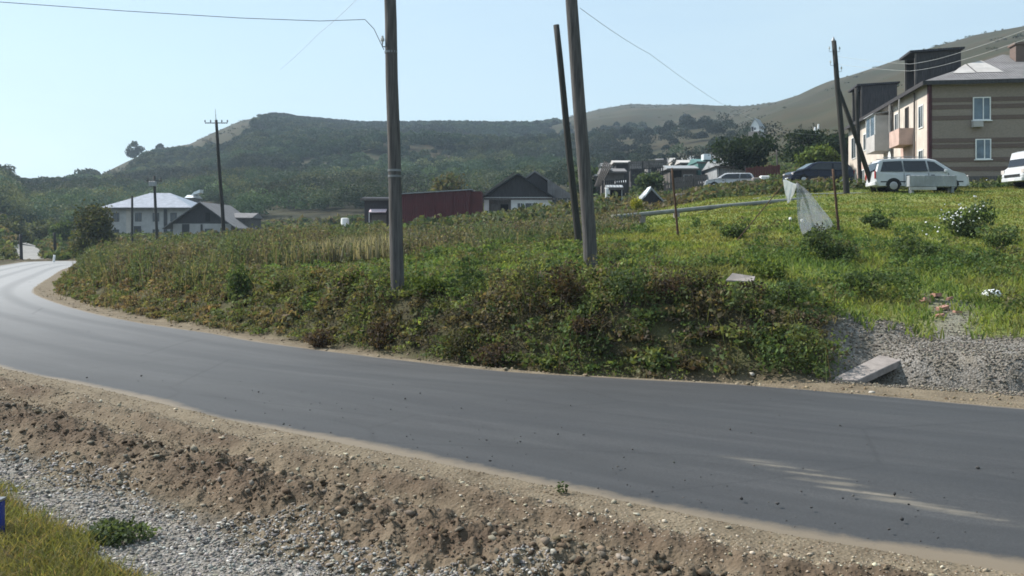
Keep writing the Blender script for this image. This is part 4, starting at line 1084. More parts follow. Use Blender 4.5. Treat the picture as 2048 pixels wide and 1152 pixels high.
# left facade: windows (wall direction -y so that the outward normal is -x)
def lwin(tm, w, z0, h, fr='white', gl='glass', mull=1):
    return window(ab, fr, gl, (-.081, tm + w / 2, z0), (0, -1, 0), w, h, .05, mull)
for tm, w, z0, h in ((1.7, 1.1, 3.7, 1.5), (8.0, 1.0, 3.6, 1.9), (15.2, 1.3, 3.8, 1.4), (18.3, 1.3, 3.8, 1.4), (22.9, 1.8, 3.5, 1.9),
                     (1.7, 1.1, .8, 1.5), (7.2, 1.2, .9, 1.4), (13.4, 1.3, .9, 1.4), (16.3, 1.3, .9, 1.4), (19.2, 1.3, .9, 1.4), (22.9, 1.3, .9, 1.4)):
    lwin(tm, w, z0, h)
lwin(5.2, .9, 3.35, 2.2, 'boards', 'dark', 0)
dr = MB().box(-.13, -.082, 10.2, 11.2, -.3, 1.9).build('door', M['dboards'], ab)
MB().box(-1.5, -.083, 9.8, 11.6, 2.02, 2.16).build('door_canopy', M['whitewash'], ab)
MB().box(-.09, -.081, 18.0, 21.6, -.9, 2.9).build('pink_panel', M['pinkplaster'], ab)
MB().box(-.09, -.081, 3.0, 6.9, -.9, 3.0).build('pink_panel', M['pinkplaster'], ab)
b1 = MB().box(-1.35, -.082, 9.2, 12.1, 2.95, 4.15).build('balcony', M['whitewash'], ab)
mb = MB().box(-1.35, -1.29, 9.2, 12.1, 5.55, 5.62).box(-1.35, -1.27, 9.2, 9.28, 4.151, 5.55).box(-1.35, -1.27, 12.02, 12.1, 4.151, 5.55).box(-1.35, -1.29, 10.6, 10.68, 4.151, 5.55)
mb.build('frame', M['white'], b1)
MB().box(-1.32, -1.30, 9.29, 12.01, 4.152, 5.548).build('pane', M['glass_blue'], b1)
MB().box(-1.26, -.085, 9.21, 9.26, 4.152, 5.548).build('side_panel', M['whitewash'], b1)
MB().prism([(-1.5, 9.1, 5.63), (-.083, 9.1, 5.80), (-.083, 9.1, 5.86), (-1.5, 9.1, 5.69)], (0, 3.1, 0)).build('roof_sheet', M['greysheet'], b1)
b2 = MB().box(-1.0, -.082, 3.6, 6.3, 2.85, 3.0).box(-1.0, -.93, 3.6, 6.3, 3.0, 3.95).box(-.93, -.082, 3.6, 3.67, 3.0, 3.95).box(-.93, -.082, 6.23, 6.3, 3.0, 3.95).build('balcony', M['pinkplaster'], ab)
MB().box(-1.02, -.94, 3.58, 3.66, 3.951, 5.9).box(-1.02, -.94, 6.24, 6.32, 3.951, 5.9).build('frame', M['whitewash'], b2)
for tm in (9.0, 2.9, 20.0):
    MB().tube([(-.2, tm, EH - .2), (-.2, tm, 0), (-.3, tm, -.4)], .06, 8).build('downpipe', M['boards'], ab)
mb = MB()
for k in range(13):
    a = k / 12 * 2 * math.pi
rings = []
for r_, d_ in ((.02, .09), (.22, .065), (.42, 0)):
    rings.append([(-.6 - d_ * 0 - .1 + d_, 7.6 + r_ * math.cos(2 * math.pi * k / 14), 2.35 + r_ * math.sin(2 * math.pi * k / 14)) for k in range(14)])
vs = sum(rings, []); fs = []
for i in range(2):
    for k in range(14): fs.append((i * 14 + k, i * 14 + (k + 1) % 14, (i + 1) * 14 + (k + 1) % 14, (i + 1) * 14 + k))
mb.add(vs, fs)
mb.tube([(-.6, 7.6, 2.35), (-.085, 7.6, 2.2)], .025, 6)
mb.build('satellite_dish', M['white'], ab)

# ------------------------------------------------------------------ other houses
def house(name, label, cat, px0, px1, D, eave_py, ridge_py, depth, wall, roof, ridge='along', rz=0, base=None, over=.35, hip=0, gable=None):
    """small building whose camera-facing wall spans px0..px1 at depth D. ridge 'along' runs left-right, 'deep' runs away from the viewer"""
    x0, x1 = X(px0, D), X(px1, D); w = x1 - x0; cx = (x0 + x1) / 2
    zb = H(cx, D + depth / 2) - .3 if base is None else base
    t = thing(name, label, cat, (cx, D, zb), rz)
    eh = Z(eave_py, D) - zb; rh = Z(ridge_py, D + (depth / 2 if ridge == 'along' else 0)) - zb
    t['eh'] = eh
    MB().box(-w / 2, w / 2, 0, depth, -1.5, eh - .02).build('wall', M[wall], t)
    mb = MB(); o = over
    if ridge == 'along':
        mb.add([(-w / 2 - o, -o, eh), (w / 2 + o, -o, eh), (w / 2 + o, depth + o, eh), (-w / 2 - o, depth + o, eh), (-w / 2 - o + hip, depth / 2, rh), (w / 2 + o - hip, depth / 2, rh)],
               [(0, 1, 5, 4), (2, 3, 4, 5), (1, 2, 5), (3, 0, 4), (3, 2, 1, 0)])
        r = mb.build('roof', M[roof], t)
        MB().box(-w / 2 - o - .02, w / 2 + o + .02, -o - .05, -o - .003, eh - .16, eh + .05).build('eave_board', M['boards'], r)
    else:
        h2 = (rh - eh)
        mb.prism([(-w / 2 - o, -o, eh - h2 * o * 2 / w), (0, -o, rh), (w / 2 + o, -o, eh - h2 * o * 2 / w), (w / 2 + o, -o, eh - h2 * o * 2 / w + .12), (0, -o, rh + .14), (-w / 2 - o, -o, eh - h2 * o * 2 / w + .12)], (0, depth + 2 * o, 0))
        r = mb.build('roof', M[roof], t)
        MB().prism([(-w / 2, .01, eh - .015), (w / 2, .01, eh - .015), (0, .01, rh - .02)], (0, depth - .02, 0)).build('gable', M[gable or wall], t)
    return t, w, eh, rh
def fwin(t, x, z, w, h, fr='white', gl='glass', mull=1):
    f = window(t, fr, gl, (x - w / 2, -.002, z), (1, 0, 0), w, h, .06, mull)
    return f
def fdoor(t, x, z, w, h, mat='dboards'):
    d = MB().box(x - w / 2, x + w / 2, -.05, -.002, z, z + h).build('door', M[mat], t)
    MB().box(x + w * .3, x + w * .38, -.10, -.051, z + h * .45, z + h * .5).build('handle', M['steel'], d)
    return d
# pale roofed two-storey house far left
t, w, eh, rh = house('house', 'two storey pale house with bright metal hipped roof behind two dark poles', 'house', 216, 376, 160, 416, 386, 11, 'whitewash', 'zinc', hip=6.2, over=1.2)
for k, fx in enumerate((-.40, -.12, .10, .32)):
    fwin(t, w * fx, eh - 2.3, 1.1, 1.5, 'boards', 'glass'); fwin(t, w * fx, eh - 5.0, 1.1, 1.4, 'boards', 'glass')
MB().box(-w * .27, -w * .21, -.12, -.003, -1, eh - .2).build('pilaster', M['plaster'], t)
MB().box(w * .2, w * .24, -.15, -.003, -1, eh - .2).build('drainpipe', M['dboards'], t)
fdoor(t, -w * .25 + 1.6, .3, 1.2, 2.2)
# gabled grey house before it
t, w, eh, rh = house('house', 'low grey house with a dark boarded gable and wide eaves beside the tall slim pole', 'house', 346, 462, 130, 447, 406, 12, 'whitewash', 'slate', 'deep', over=1.1, gable='dboards')
fdoor(t, -w * .28, .2, 1.0, 2.0); fwin(t, w * .12, eh - 1.9, 1.1, 1.2, 'boards', 'glass')
MB().box(w * .06, w * .14, -.04, .005, eh + .25, eh + 1.5).build('attic_door', M['dark'], t)
MB().box(-w * .02, w * .01, -.12, -.003, 0, eh - .1).build('post', M['dboards'], t)
t, w, eh, rh = house('outbuilding', 'grey lean-to outbuilding behind and right of the dark gabled house', 'shed', 455, 500, 136, 436, 426, 6, 'boards', 'slate')
fdoor(t, 0, .2, .9, 1.8)
# bright roofed hut on the slope
t, w, eh, rh = house('hut', 'small hut with a gleaming zigzag metal roof on the slope behind the pale roofed house', 'hut', 371, 390, 215, 396, 390, 4, 'boards', 'zincwhite', over=.25)
fdoor(t, 0, .3, .8, 1.6)
MB().prism([(.2, -.3, eh + .55), (2.2, -.3, eh + 1.15), (2.3, -.3, eh + 1.9), (.9, -.3, eh + 1.35)], (0, 2.5, 0)).build('roof_flap', M['zincwhite'], t)
# centre house with broken double gable
D = 92
t, w, eh, rh = house('house', 'single storey white house with dark double peaked boarded roof right of the red garage', 'house', 968, 1104, D, 394, 349, 9, 'white', 'slate_dark', 'deep', over=.35, gable='dboards')
for q in ((-1, 0), ):
    MB().prism([(-w / 2 - .55, -.42, eh - .32), (-.32, -.42, rh + .02), (-.32, -.42, rh + .24), (-w / 2 - .55, -.42, eh - .10)], (0, .06, 0)).build('rake_board', M['boards'], t)
MB().box(-w / 2 - .5, w / 2 + .3, -.45, -.37, eh - .30, eh - .08).build('eave_board', M['boards'], t)
# second gable, set back and higher to the right
x2 = X(1070, D) - t.location.x
g = MB().prism([(x2 - 3.0, .9, eh + .2), (x2, .9, Z(343, D) - t.location.z), (x2 + 3.4, .9, eh + .2), (x2 + 3.4, .9, eh + .4), (x2, .9, Z(343, D) - t.location.z + .2), (x2 - 3.0, .9, eh + .4)], (0, 7, 0)).build('upper_roof', M['slate'], t)
MB().prism([(x2 - 2.9, 1.0, eh), (x2 + 3.2, 1.0, eh), (x2, 1.0, Z(344, D) - t.location.z)], (0, 6.5, 0)).build('upper_gable', M['dboards'], t)
wx = w / 2
MB().prism([(wx - .4, .5, eh - .1), (wx + 2.3, .5, eh - .1), (wx + 2.3, .5, eh + .05), (wx - .4, .5, eh + 1.7)], (0, 7, 0)).build('porch_roof', M['slate'], t)
v = MB().box(wx + .003, wx + 2.1, .8, 6, -1.5, eh - 1.0).build('veranda', M['boards'], t)
MB().box(wx + .01, wx + 2.08, .83, 5.9, eh - .999, eh - .11).build('pane', M['glass'], v)
mb = MB()
for k in range(5): mb.box(wx + .003 + k * .51, wx + .06 + k * .51, .77, .829, eh - .999, eh - .11)
mb.build('frame', M['white'], v)
fdoor(t, X(1009, D) - t.location.x, .2, .75, eh - .9, 'dark')
fwin(t, X(1062, D) - t.location.x, eh - 1.55, 1.2, 1.0)
fwin(t, X(1040, D) - t.location.x, eh - 1.55, .6, 1.0)
MB().box(X(1024, D) - t.location.x, X(1100, D) - t.location.x, -.03, -.001, -1, eh - 1.62).build('panel', M['plaster'], t)
MB().box(X(978, D) - t.location.x, X(1022, D) - t.location.x, -.012, -.001, -1, eh - .05).build('porch_wall', M['boards'], t)
# red metal garage
D = 86
x0, x1 = X(796, D), X(941, D)
t = thing('garage', 'long dark red corrugated metal garage beside the white double peaked house', 'garage', (x0, D, H(x0, D) - .4))
zt0 = Z(389, D) - t.location.z; zt1 = Z(380, D) - t.location.z; L = x1 - x0
MB().prism([(0, 0, -1), (L, 0, -1), (L, 0, zt1), (0, 0, zt0)], (0, 5, 0)).build('wall', M['redsheet'], t)
MB().box(L + .003, L + 1.0, .35, 4.8, -1, zt1 - .1).build('side_bay', M['redsheet_lit'], t)
r = MB().prism([(-.15, -.2, zt0 + .003), (L + .2, -.2, zt1 + .003), (L + .2, -.2, zt1 + .09), (-.15, -.2, zt0 + .09)], (0, 5.4, 0)).build('roof', M['greysheet'], t)
mb = MB()
for k in range(1, 4): mb.box(L * k / 4 - .03, L * k / 4 + .03, -.05, -.001, -1, zt0 - .1)
mb.build('post', M['redsheet'], t)
# dark shed with pale porch
D = 90
t, w, eh, rh = house('shed', 'dark boarded shed with a pale pink awning just left of the near wooden pole', 'shed', 729, 779, D, 398, 394, 4, 'dboards', 'slate_dark')
MB().prism([(-w * .27, -.02, eh - 1.0), (w * .40, -.02, eh - 1.0), (w * .40, -.9, eh - 1.3), (-w * .27, -.9, eh - 1.3)], (0, 0, .06)).build('awning', simple('pale_pink_awning', (.72, .58, .62), .8, .2, var=.2, scale=8), t)
MB().box(-w * .27, -w * .25, -.9, -.82, -.5, eh - 1.32).build('post', M['white'], t)
MB().box(-w * .2, w * .38, -.06, -.003, 0, eh - 1.5).build('panel', M['boards'], t)
mb = MB()
for k in range(14): mb.box(k * .16, k * .16 + .09, -.02, .02, -.4, .75 + .08 * random.random())
f = thing('fence', 'low dark picket fence with rails left of the dark shed', 'fence', (X(688, 93), 93, H(X(700, 93), 93) + .75))
mb.build('pickets', M['dboards'], f); MB().box(-.1, 2.3, .021, .06, .1, .2).box(-.1, 2.3, .021, .06, .5, .6).build('rail', M['boards'], f)
o = MB().tube([(0, 0, -1.0), (0, 0, 0), (0, 0, .3), (0, 0, .34)], [.4, .4, .38, .2], 12).build('barrel', M['white'], None, P(690, 443, 91)); tag(o, 'white barrel standing at the left end of the low picket fence', 'barrel')

# village clutter right of centre
t, w, eh, rh = house('kiosk', 'small white kiosk with a dark open front right of the thick leaning pole', 'kiosk', 1216, 1244, 75, 376, 370, 1.6, 'white', 'greysheet', over=.12)
MB().box(-w * .36, w * .47, -.03, -.002, eh - 1.2, eh - .12).build('opening', M['dark'], t)
MB().box(-w * .40, -w * .37, -.05, -.003, eh - 1.3, eh - .05).box(w * .475, w * .5, -.05, -.003, eh - 1.3, eh - .05).box(-w * .369, w * .474, -.05, -.003, eh - 1.29, eh - 1.21).build('frame', M['white'], t)
o = MB().box(0, .25, 0, .2, 0, 1.15).build('white_sheet', M['white'], None, P(1211, 405, 74.4), bevel=.04); tag(o, 'narrow white sheet leaning at the left side of the small kiosk', 'sheet')
t, w, eh, rh = house('hut', 'small grey hut with pointed gable and one bright roof side beside the yellow green bush', 'hut', 1284, 1322, 58, 400, 380, 2.6, 'dboards', 'greysheet', 'deep', over=.14, gable='dboards')
MB().prism([(-w * .36, -.16, eh + .16), (-.05, -.16, rh + .13), (-.05, -.16, rh + .22), (-w * .36, -.16, eh + .27)], (0, 1.6, 0)).build('lit_roof_sheet', M['zincwhite'], t)  # whiter sheet puts the sunlit roof side into the colour
fwin(t, w * .1, eh - .9, .35, .5); fdoor(t, -w * .25, 0, .3, eh - .3)
MB().box(-w * .5, -w * .38, -.1, -.003, -.3, eh - .35).build('pilaster', M['whitewash'], t)
t, w, eh, rh = house('shed', 'ramshackle dark plank shed with patched flat roof above the small white kiosk', 'shed', 1209, 1248, 108, 344, 337, 5, 'boards', 'slate')
fdoor(t, w * .2, .2, .9, 1.8); MB().box(-w * .45, -w * .1, -.4, .6, eh + .2, eh + .3).build('roof_sheet', M['whitewash'], t)
t, w, eh, rh = house('shed', 'second dark plank shed with pale top boards behind the ramshackle shed', 'shed', 1232, 1258, 116, 326, 321, 4, 'dboards', 'whitewash')
fdoor(t, 0, 1, .8, 1.6)
o = thing('plank_stack', 'slanting stack of brownish planks left of the ramshackle shed', 'planks', P(1190, 362, 104))
for k in range(5):
    MB().tube([(k * .14, k * .1, -.6), (1.1 + k * .2, k * .1, 2.2 - .1 * k)], .08, 4).build('plank', M['boards'], o)
t, w, eh, rh = house('shed', 'grey plank shed with pale eaves left of the teal metal building', 'shed', 1340, 1392, 102, 338, 331, 5, 'boards', 'greysheet')
fdoor(t, -w * .22, .4, .9, 1.9, 'dark'); fwin(t, w * .2, eh - 1.5, 1.0, .9, 'whitewash')
t, w, eh, rh = house('workshop', 'teal metal building with a white capped roof behind the white estate car', 'building', 1396, 1438, 104, 324, 318, 6, 'teal', 'teal', over=.15)
MB().box(-w * .18, w * .25, .5, 2.0, rh - .3, rh + .35).build('roof_cap', M['zincwhite'], t)
fwin(t, -w * .15, eh - 1.6, .9, .9, 'greysheet'); fdoor(t, w * .25, .2, .8, 1.9, 'greysheet')
t, w, eh, rh = house('house', 'grey sided house with a row of dark windows behind the white estate car', 'house', 1434, 1490, 97, 333, 323, 6, 'greysheet', 'greysheet', over=.3)
for k in range(4): fwin(t, -w * .02 + k * .42, eh - 1.35, .38, .8, 'whitewash', 'glass', 0)
MB().box(-w * .42, -w * .40, -.15, -.003, 0, eh).build('drainpipe', M['dboards'], t); MB().box(-w * .5, -w * .2, -.06, -.003, 0, eh - .8).build('panel', M['whitewash'], t)
MB().box(w * .1, w * .5, .3, 2.0, eh + .3, rh + .7).build('attic', M['whitewash'], t)
MB().tube([(w * .46, .4, eh), (w * .46, .4, rh + 1.4)], .14, 8).build('stove_pipe', M['white'], t)
def fence(name, label, pxa, pya, pxb, pyb, D, h, mat, gap=.06, wd=.14, post='dboards', D2=None):
    a = P(pxa, pya, D); b = P(pxb, pyb, D2 or D); v = b - a; L = v.length; u = v.normalized()
    f = thing(name, label, 'fence', a)
    mb = MB(); n = int(L / (wd + gap))
    for k in range(n):
        s = u * (k * (wd + gap)); hh = h * random.uniform(.93, 1.05)
        mb.prism([s + Vector((0, 0, -.6)), s + u * wd + Vector((0, 0, -.6)), s + u * wd + Vector((0, 0, hh)), s + Vector((0, 0, hh))], (0, .03, 0))
    mb.build('boards', M[mat], f)
    for zz in (.25, .8):
        MB().prism([Vector((0, .035, h * zz)), u * L + Vector((0, .035, h * zz)), u * L + Vector((0, .035, h * zz + .08)), Vector((0, .035, h * zz + .08))], (0, .04, 0)).build('rail', M[post], f)
    for k in range(int(L / 2.4) + 1):
        p = u * min(k * 2.4, L)
        MB().box(p.x - .06, p.x + .06, .08, .2, p.z - .6, p.z + h * 1.05).build('post', M[post], f)
    return f
fence('fence', 'dark red board fence in front of the pine trunks', 1492, 366, 1562, 362, 89, 1.5, 'redsheet_lit', .03, .2)
fence('fence', 'pale horizontal garden fence behind the small grey hut', 1258, 330, 1335, 326, 112, .42, 'boards', .02, .18)
fence('fence', 'weathered grey plank fence between plank shed and teal building', 1345, 372, 1416, 364, 93, .8, 'boards', .03, .16)
o = MB().box(0, 3.6, 0, .3, -.3, .28).build('low_wall', M['concrete'], None, P(1352, 396, 62), bevel=.03); tag(o, 'pale low concrete kerb wall behind the rusty lawn stake', 'wall')
for k, (px, py, s, lb) in enumerate(((1498, 370, .55, 'leftmost pale rubble block at the foot of the red fence'), (1512, 368, .7, 'middle pale rubble block at the foot of the red fence'), (1529, 366, .8, 'white plastic sheeted heap right of the rubble blocks by the red fence'))):
    o = MB().box(-s / 2, s / 2, -.3, .3, -.3, s * .8).build('rubble_block' if k < 2 else 'sheeted_heap', M['concrete'] if k < 2 else M['white'], None, P(px, py, 84), bevel=.07); tag(o, lb, 'block' if k < 2 else 'heap')
t, w, eh, rh = house('house', 'small white gabled house with grey roof alone on the hillside above the pines', 'house', 1502, 1518, 262, 251, 237, 5, 'white', 'greysheet', 'deep', over=.25, gable='white', rz=R(-30), base=Z(263, 262))
fwin(t, 0, eh - 1.3, .7, .8); fdoor(t, -.7, .1, .6, eh - .4)
MB().box(-1.6, 1.6, -.9, 5.5, -9, -.05).build('foundation', M['concrete'], t)

for px0, px1, D, ep, rp2, dp, wl, rf_, lb in (
        (1192, 1208, 118, 352, 346, 3, 'boards', 'whitewash', 'tiny plank hut with a pale roof left of the ramshackle shed'),
        (1262, 1284, 124, 338, 332, 4, 'dboards', 'greysheet', 'low dark hut under a grey roof behind the pale garden fence'),
        (1296, 1316, 132, 331, 325, 4, 'whitewash', 'slate', 'small pale hut farther up the slope behind the garden tree'),
        (1322, 1342, 118, 345, 338, 4, 'dboards', 'boards', 'brown plank hut between garden trees left of the grey plank shed'),
        (1362, 1380, 128, 326, 320, 4, 'boards', 'whitewash', 'pale roofed hut peeping over the grey plank shed'),
        (1446, 1468, 122, 322, 315, 4, 'dboards', 'slate', 'dark hut just above the grey sided house'),
        (1236, 1250, 92, 366, 360, 2, 'dboards', 'greysheet', 'dark lean-to right behind the small white kiosk'),
        (1404, 1422, 92, 368, 362, 2, 'whitewash', 'slate', 'low pale lean-to in front of the teal building'),
        (1202, 1228, 232, 334, 326, 5, 'white', 'slate', 'white walled hut on the slope left of the second dark plank shed'),
        (1268, 1292, 238, 331, 323, 5, 'whitewash', 'greysheet', 'pale hut under a grey roof uphill of the pale garden fence'),
        (1316, 1338, 250, 325, 317, 5, 'white', 'slate', 'white hut highest up the slope behind the garden trees'),
        (1344, 1366, 235, 323, 316, 5, 'plaster', 'whitewash', 'cream hut with a pale roof uphill of the grey plank shed'),
        (1382, 1406, 228, 321, 312, 5, 'white', 'greysheet', 'white hut uphill of the teal building, by the thin dark pole'),
        (1426, 1450, 225, 316, 308, 5, 'whitewash', 'slate', 'small pale hut uphill between teal building and grey sided house'),
        (1468, 1486, 190, 325, 318, 4, 'plaster', 'boards', 'cream hut at the left edge of the dark pine grove')):
    t, w, eh, rh = house('hut' if D < 150 else 'barn', lb, 'hut' if D < 150 else 'barn', px0, px1, D, ep, rp2, dp, wl, rf_, over=.2)
    fdoor(t, w * .15, max(.1, eh - 2.0), min(.8, w * .4), 1.7, 'dark')
for pxa, pya, pxb, pyb, D, lb in ((1205, 378, 1258, 372, 88, 'short dark board fence behind the small white kiosk'), (1330, 384, 1408, 374, 78, 'low brown board fence in front of the grey plank shed'),
                                  (1262, 352, 1330, 346, 104, 'dark board fence running behind the olive garden tree')):
    fence('fence', lb, pxa, pya, pxb, pyb, D, .75, 'boards' if D == 78 else 'dboards', .07, .13)
for px, pb, ptp, D, lb in ((1386, 360, 300, 118, 'thin dark pole above the grey plank shed'), (1426, 372, 306, 101, 'thin pale pole beside the teal building'), (1556, 362, 300, 92, 'slim pale pole at the right end of the red fence'),
                           (1288, 368, 322, 112, 'thin dark post in the gardens above the small grey hut')):
    pole('post', (px, pb), (px - 3, ptp), D, .09, .07, 'boards' if 'pale' in lb else 'pole_dark', lb, 'post', seg=8)

# heating pipes across the lawn
def pipe(pts, r, label, n):
    w = [Vector(p) for p in pts]
    t = thing('heating_pipe', label, 'pipe', w[0])
    MB().tube([p - w[0] for p in w], r, 12).build('pipe', M['pipe'], t, smooth=True)
    for k in range(n):
        f = (k + .5) / n * (len(w) - 1); i = min(int(f), len(w) - 2); p = w[i].lerp(w[i + 1], f - i) - w[0]
        gz = H(p.x + w[0].x, p.y + w[0].y) - w[0].z
        MB().box(p.x - .12, p.x + .12, p.y - .16, p.y + .16, gz - .3, p.z - r * .8).build('support', M['concrete'], t)
    return t
pipe([P(1225, 434, 40.5), P(1262, 431, 41), P(1340, 423, 42), P(1430, 414, 43), P(1540, 404, 44.5), P(1600, 399, 45.4), P(1665, 395, 46.5)], .10, 'long grey insulated heating pipe lying across the lawn', 7)
pipe([P(1508, 400, 47), P(1600, 391, 48.5), P(1700, 389, 49.5), P(1770, 389, 50)], .10, 'shorter darker pipe behind the long heating pipe at right', 4)

# ------------------------------------------------------------------ vehicles
def vehicle(name, label, cat, px, D, heading, prof, wtop, belt, half, wheels, wr, paint, wins, front, rear, lights, roofz, extra=None, dz=0, seams=(-.92, .32, 1.32)):
    x = X(px, D); z = H(x, D) + dz
    t = thing(name, label, cat, (x, D, z), heading)
    def hw(zz): return half if zz <= belt else half + (wtop - half) * (zz - belt) / (roofz - belt)
    cxp = sum(p[0] for p in prof) / len(prof); czp = sum(p[1] for p in prof) / len(prof)
    seams = [q for q in seams if abs(q) < 1.36]
    # four rings: left edge, left shoulder, right shoulder, right edge
    n = len(prof); V = []
    for s, inset, dy in ((1, .05, 0), (1, 0, .07), (-1, 0, .07), (-1, .05, 0)):
        for (a, b) in prof:
            d = Vector((cxp - a, czp - b)).normalized() * inset
            V.append((a + d.x, s * (hw(b) - dy), b + d.y))
    Fs = []
    for r in range(3):
        for k in range(n): Fs.append((r * n + k, r * n + (k + 1) % n, (r + 1) * n + (k + 1) % n, (r + 1) * n + k))
    # side faces split by fanning from sill points so that they follow the taper
    Fs.append(tuple(range(n - 1, -1, -1))); Fs.append(tuple(range(3 * n, 4 * n)))
    MB().add(V, Fs).build('body', M[paint], t, smooth=False)
    for pts in wins:
        for s in (1, -1):
            MB().prism([(a, s * (hw(b) + .004), b) for a, b in pts], (0, s * .012, 0)).build('side_window', M['carglass'], t)
    for nm, (a0, b0, a1, b1) in (('windscreen', front), ('rear_window', rear)):
        o = .012 if a0 > 0 else -.012
        y0, y1 = hw(b0) - .12, hw(b1) - .12
        MB().prism([(a0, -y0, b0), (a0, y0, b0), (a1, y1, b1), (a1, -y1, b1)], (o * 2.2, 0, abs(o) * 2.2)).build(nm, M['carglass'], t)
    for wx in wheels:
        for s in (1, -1):
            # dark arch
            arc = [(wx + (wr + .07) * math.cos(a), s * (half + .002), wr + (wr + .07) * math.sin(a)) for a in np.linspace(0, math.pi, 13)]
            MB().prism(arc, (0, s * .006, 0)).build('wheel_arch', M['blacktrim'], t)
            wh = MB().tube([(wx, s * (half - .17), wr), (wx, s * (half - .16), wr), (wx, s * (half + .012), wr), (wx, s * (half + .022), wr)], [wr * .9, wr, wr, wr * .9], 20).build('wheel', M['tyre'], t)
            MB().tube([(wx, s * (half + .0225), wr), (wx, s * (half + .032), wr)], [wr * .62, wr * .55], 14).build('rim', M['rim'], wh)
    for nm, a, b, w_, h_, mt in lights:
        for s in (1, -1):
            MB().box(a - .02, a + .02, s * (half - .10) - w_ / 2, s * (half - .10) + w_ / 2, b - h_ / 2, b + h_ / 2).build(nm, M[mt], t, bevel=.01)
    xs = [p[0] for p in prof]
    for sgn in (1, -1):
        sm = MB()
        for q in seams: sm.box(q - .012, q + .012, sgn * half - .004, sgn * half + .004, .38, belt - .02)
        sm.box(min(xs) + .25, max(xs) - .3, sgn * half - .004, sgn * half + .008, .50, .56)
        sm.build('door_seams', M['blacktrim'], t)
        for q in seams[:2]: MB().box(q + .12, q + .30, sgn * (half + .012) - .014, sgn * (half + .012) + .014, belt - .16, belt - .12).build('door_handle', M['blacktrim'], t)
    MB().box(max(xs) + .036, max(xs) + .045, -.26, .26, .36, .48).build('number_plate', M['white'], t)
    MB().box(min(xs) - .045, min(xs) - .036, -.26, .26, .40, .52).build('number_plate', M['white'], t)
    MB().box(max(xs) - .16, max(xs) + .012, -half + .28, half - .28, .56, .70).build('grille', M['blacktrim'], t)
    MB().box(max(xs) - .10, max(xs) + .035, -half + .06, half - .06, .32, .52).build('bumper', M[extra or paint], t, bevel=.03)
    MB().box(min(xs) - .035, min(xs) + .10, -half + .06, half - .06, .34, .56).build('bumper', M[extra or paint], t, bevel=.03)
    for s in (1, -1):
        MB().box(front[0] - .42, front[0] - .25, s * (half + .01) - .07, s * (half + .01) + .07, belt, belt + .15).build('mirror', M[paint], t, bevel=.03)
    return t
van_prof = [(-2.22, .30), (-2.36, .55), (-2.36, 1.02), (-2.22, 1.50), (-2.02, 1.70), (-1.0, 1.755), (.35, 1.74), (.72, 1.66), (1.55, 1.10), (2.12, .96), (2.36, .74), (2.36, .42), (2.22, .28)]
vh = vehicle('minivan', 'white minivan with dark windows parked broadside in front of the apartment building', 'car', 1833, 50, R(-4), van_prof, .70, 1.0, .86, (-1.45, 1.45), .33, 'carwhite',
        [[(-2.12, 1.06), (-1.95, 1.58), (-1.02, 1.62), (-.95, 1.06)], [(-.88, 1.06), (-.95, 1.62), (.18, 1.62), (.28, 1.06)], [(.36, 1.06), (.27, 1.61), (.62, 1.55), (1.28, 1.06)]],
        (1.5, 1.14, .78, 1.63), (-2.34, 1.08, -2.21, 1.52), [('headlight', 2.27, .78, .30, .16, 'lamp'), ('taillight', -2.36, .9, .16, .4, 'redlamp')], 1.75)
for s in (-.55, .55):
    MB().tube([(-1.9, s, 1.80), (-.9, s, 1.84), (.3, s, 1.82)], .022, 6).build('roof_rail', M['steel'], vh)
suv = [(-2.05, .30), (-2.18, .6), (-2.15, 1.0), (-1.75, 1.42), (-1.3, 1.54), (.15, 1.55), (.5, 1.47), (1.25, 1.02), (1.95, .88), (2.15, .66), (2.15, .4), (2.0, .28)]
vehicle('car', 'dark blue hatchback half hidden behind the braced utility pole', 'car', 1636, 64, R(180 + 5), suv, .64, .95, .84, (-1.3, 1.32), .31, 'carblue',
        [[(-1.95, 1.0), (-1.62, 1.38), (-.75, 1.46), (-.7, 1.0)], [(-.62, 1.0), (-.66, 1.46), (.18, 1.45), (.42, 1.38), (1.0, 1.0)]],
        (1.22, 1.05, .54, 1.45), (-2.1, 1.06, -1.78, 1.4), [('headlight', 2.08, .72, .3, .15, 'lamp'), ('taillight', -2.15, .85, .2, .25, 'redlamp')], 1.55)
est = [(-2.1, .30), (-2.22, .6), (-2.2, 1.0), (-2.0, 1.38), (-1.8, 1.47), (.1, 1.48), (.4, 1.42), (1.1, .98), (1.95, .86), (2.15, .66), (2.15, .4), (2.0, .28)]
vehicle('car', 'white estate car parked in front of the grey sided house', 'car', 1457, 86, R(180 - 8), est, .62, .93, .83, (-1.3, 1.32), .31, 'carwhite',
        [[(-2.02, .98), (-1.86, 1.36), (-1.0, 1.40), (-.95, .98)], [(-.87, .98), (-.92, 1.40), (.12, 1.39), (.34, 1.33), (.92, .98)]],
        (1.08, 1.01, .44, 1.40), (-2.19, 1.02, -2.02, 1.36), [('headlight', 2.08, .72, .3, .15, 'lamp'), ('taillight', -2.2, .85, .16, .3, 'redlamp')], 1.48)
bus = [(-2.6, .36), (-2.7, .6), (-2.7, 1.80), (-2.55, 1.95), (1.95, 1.97), (2.25, 1.88), (2.45, 1.1), (2.72, .92), (2.78, .62), (2.72, .34)]
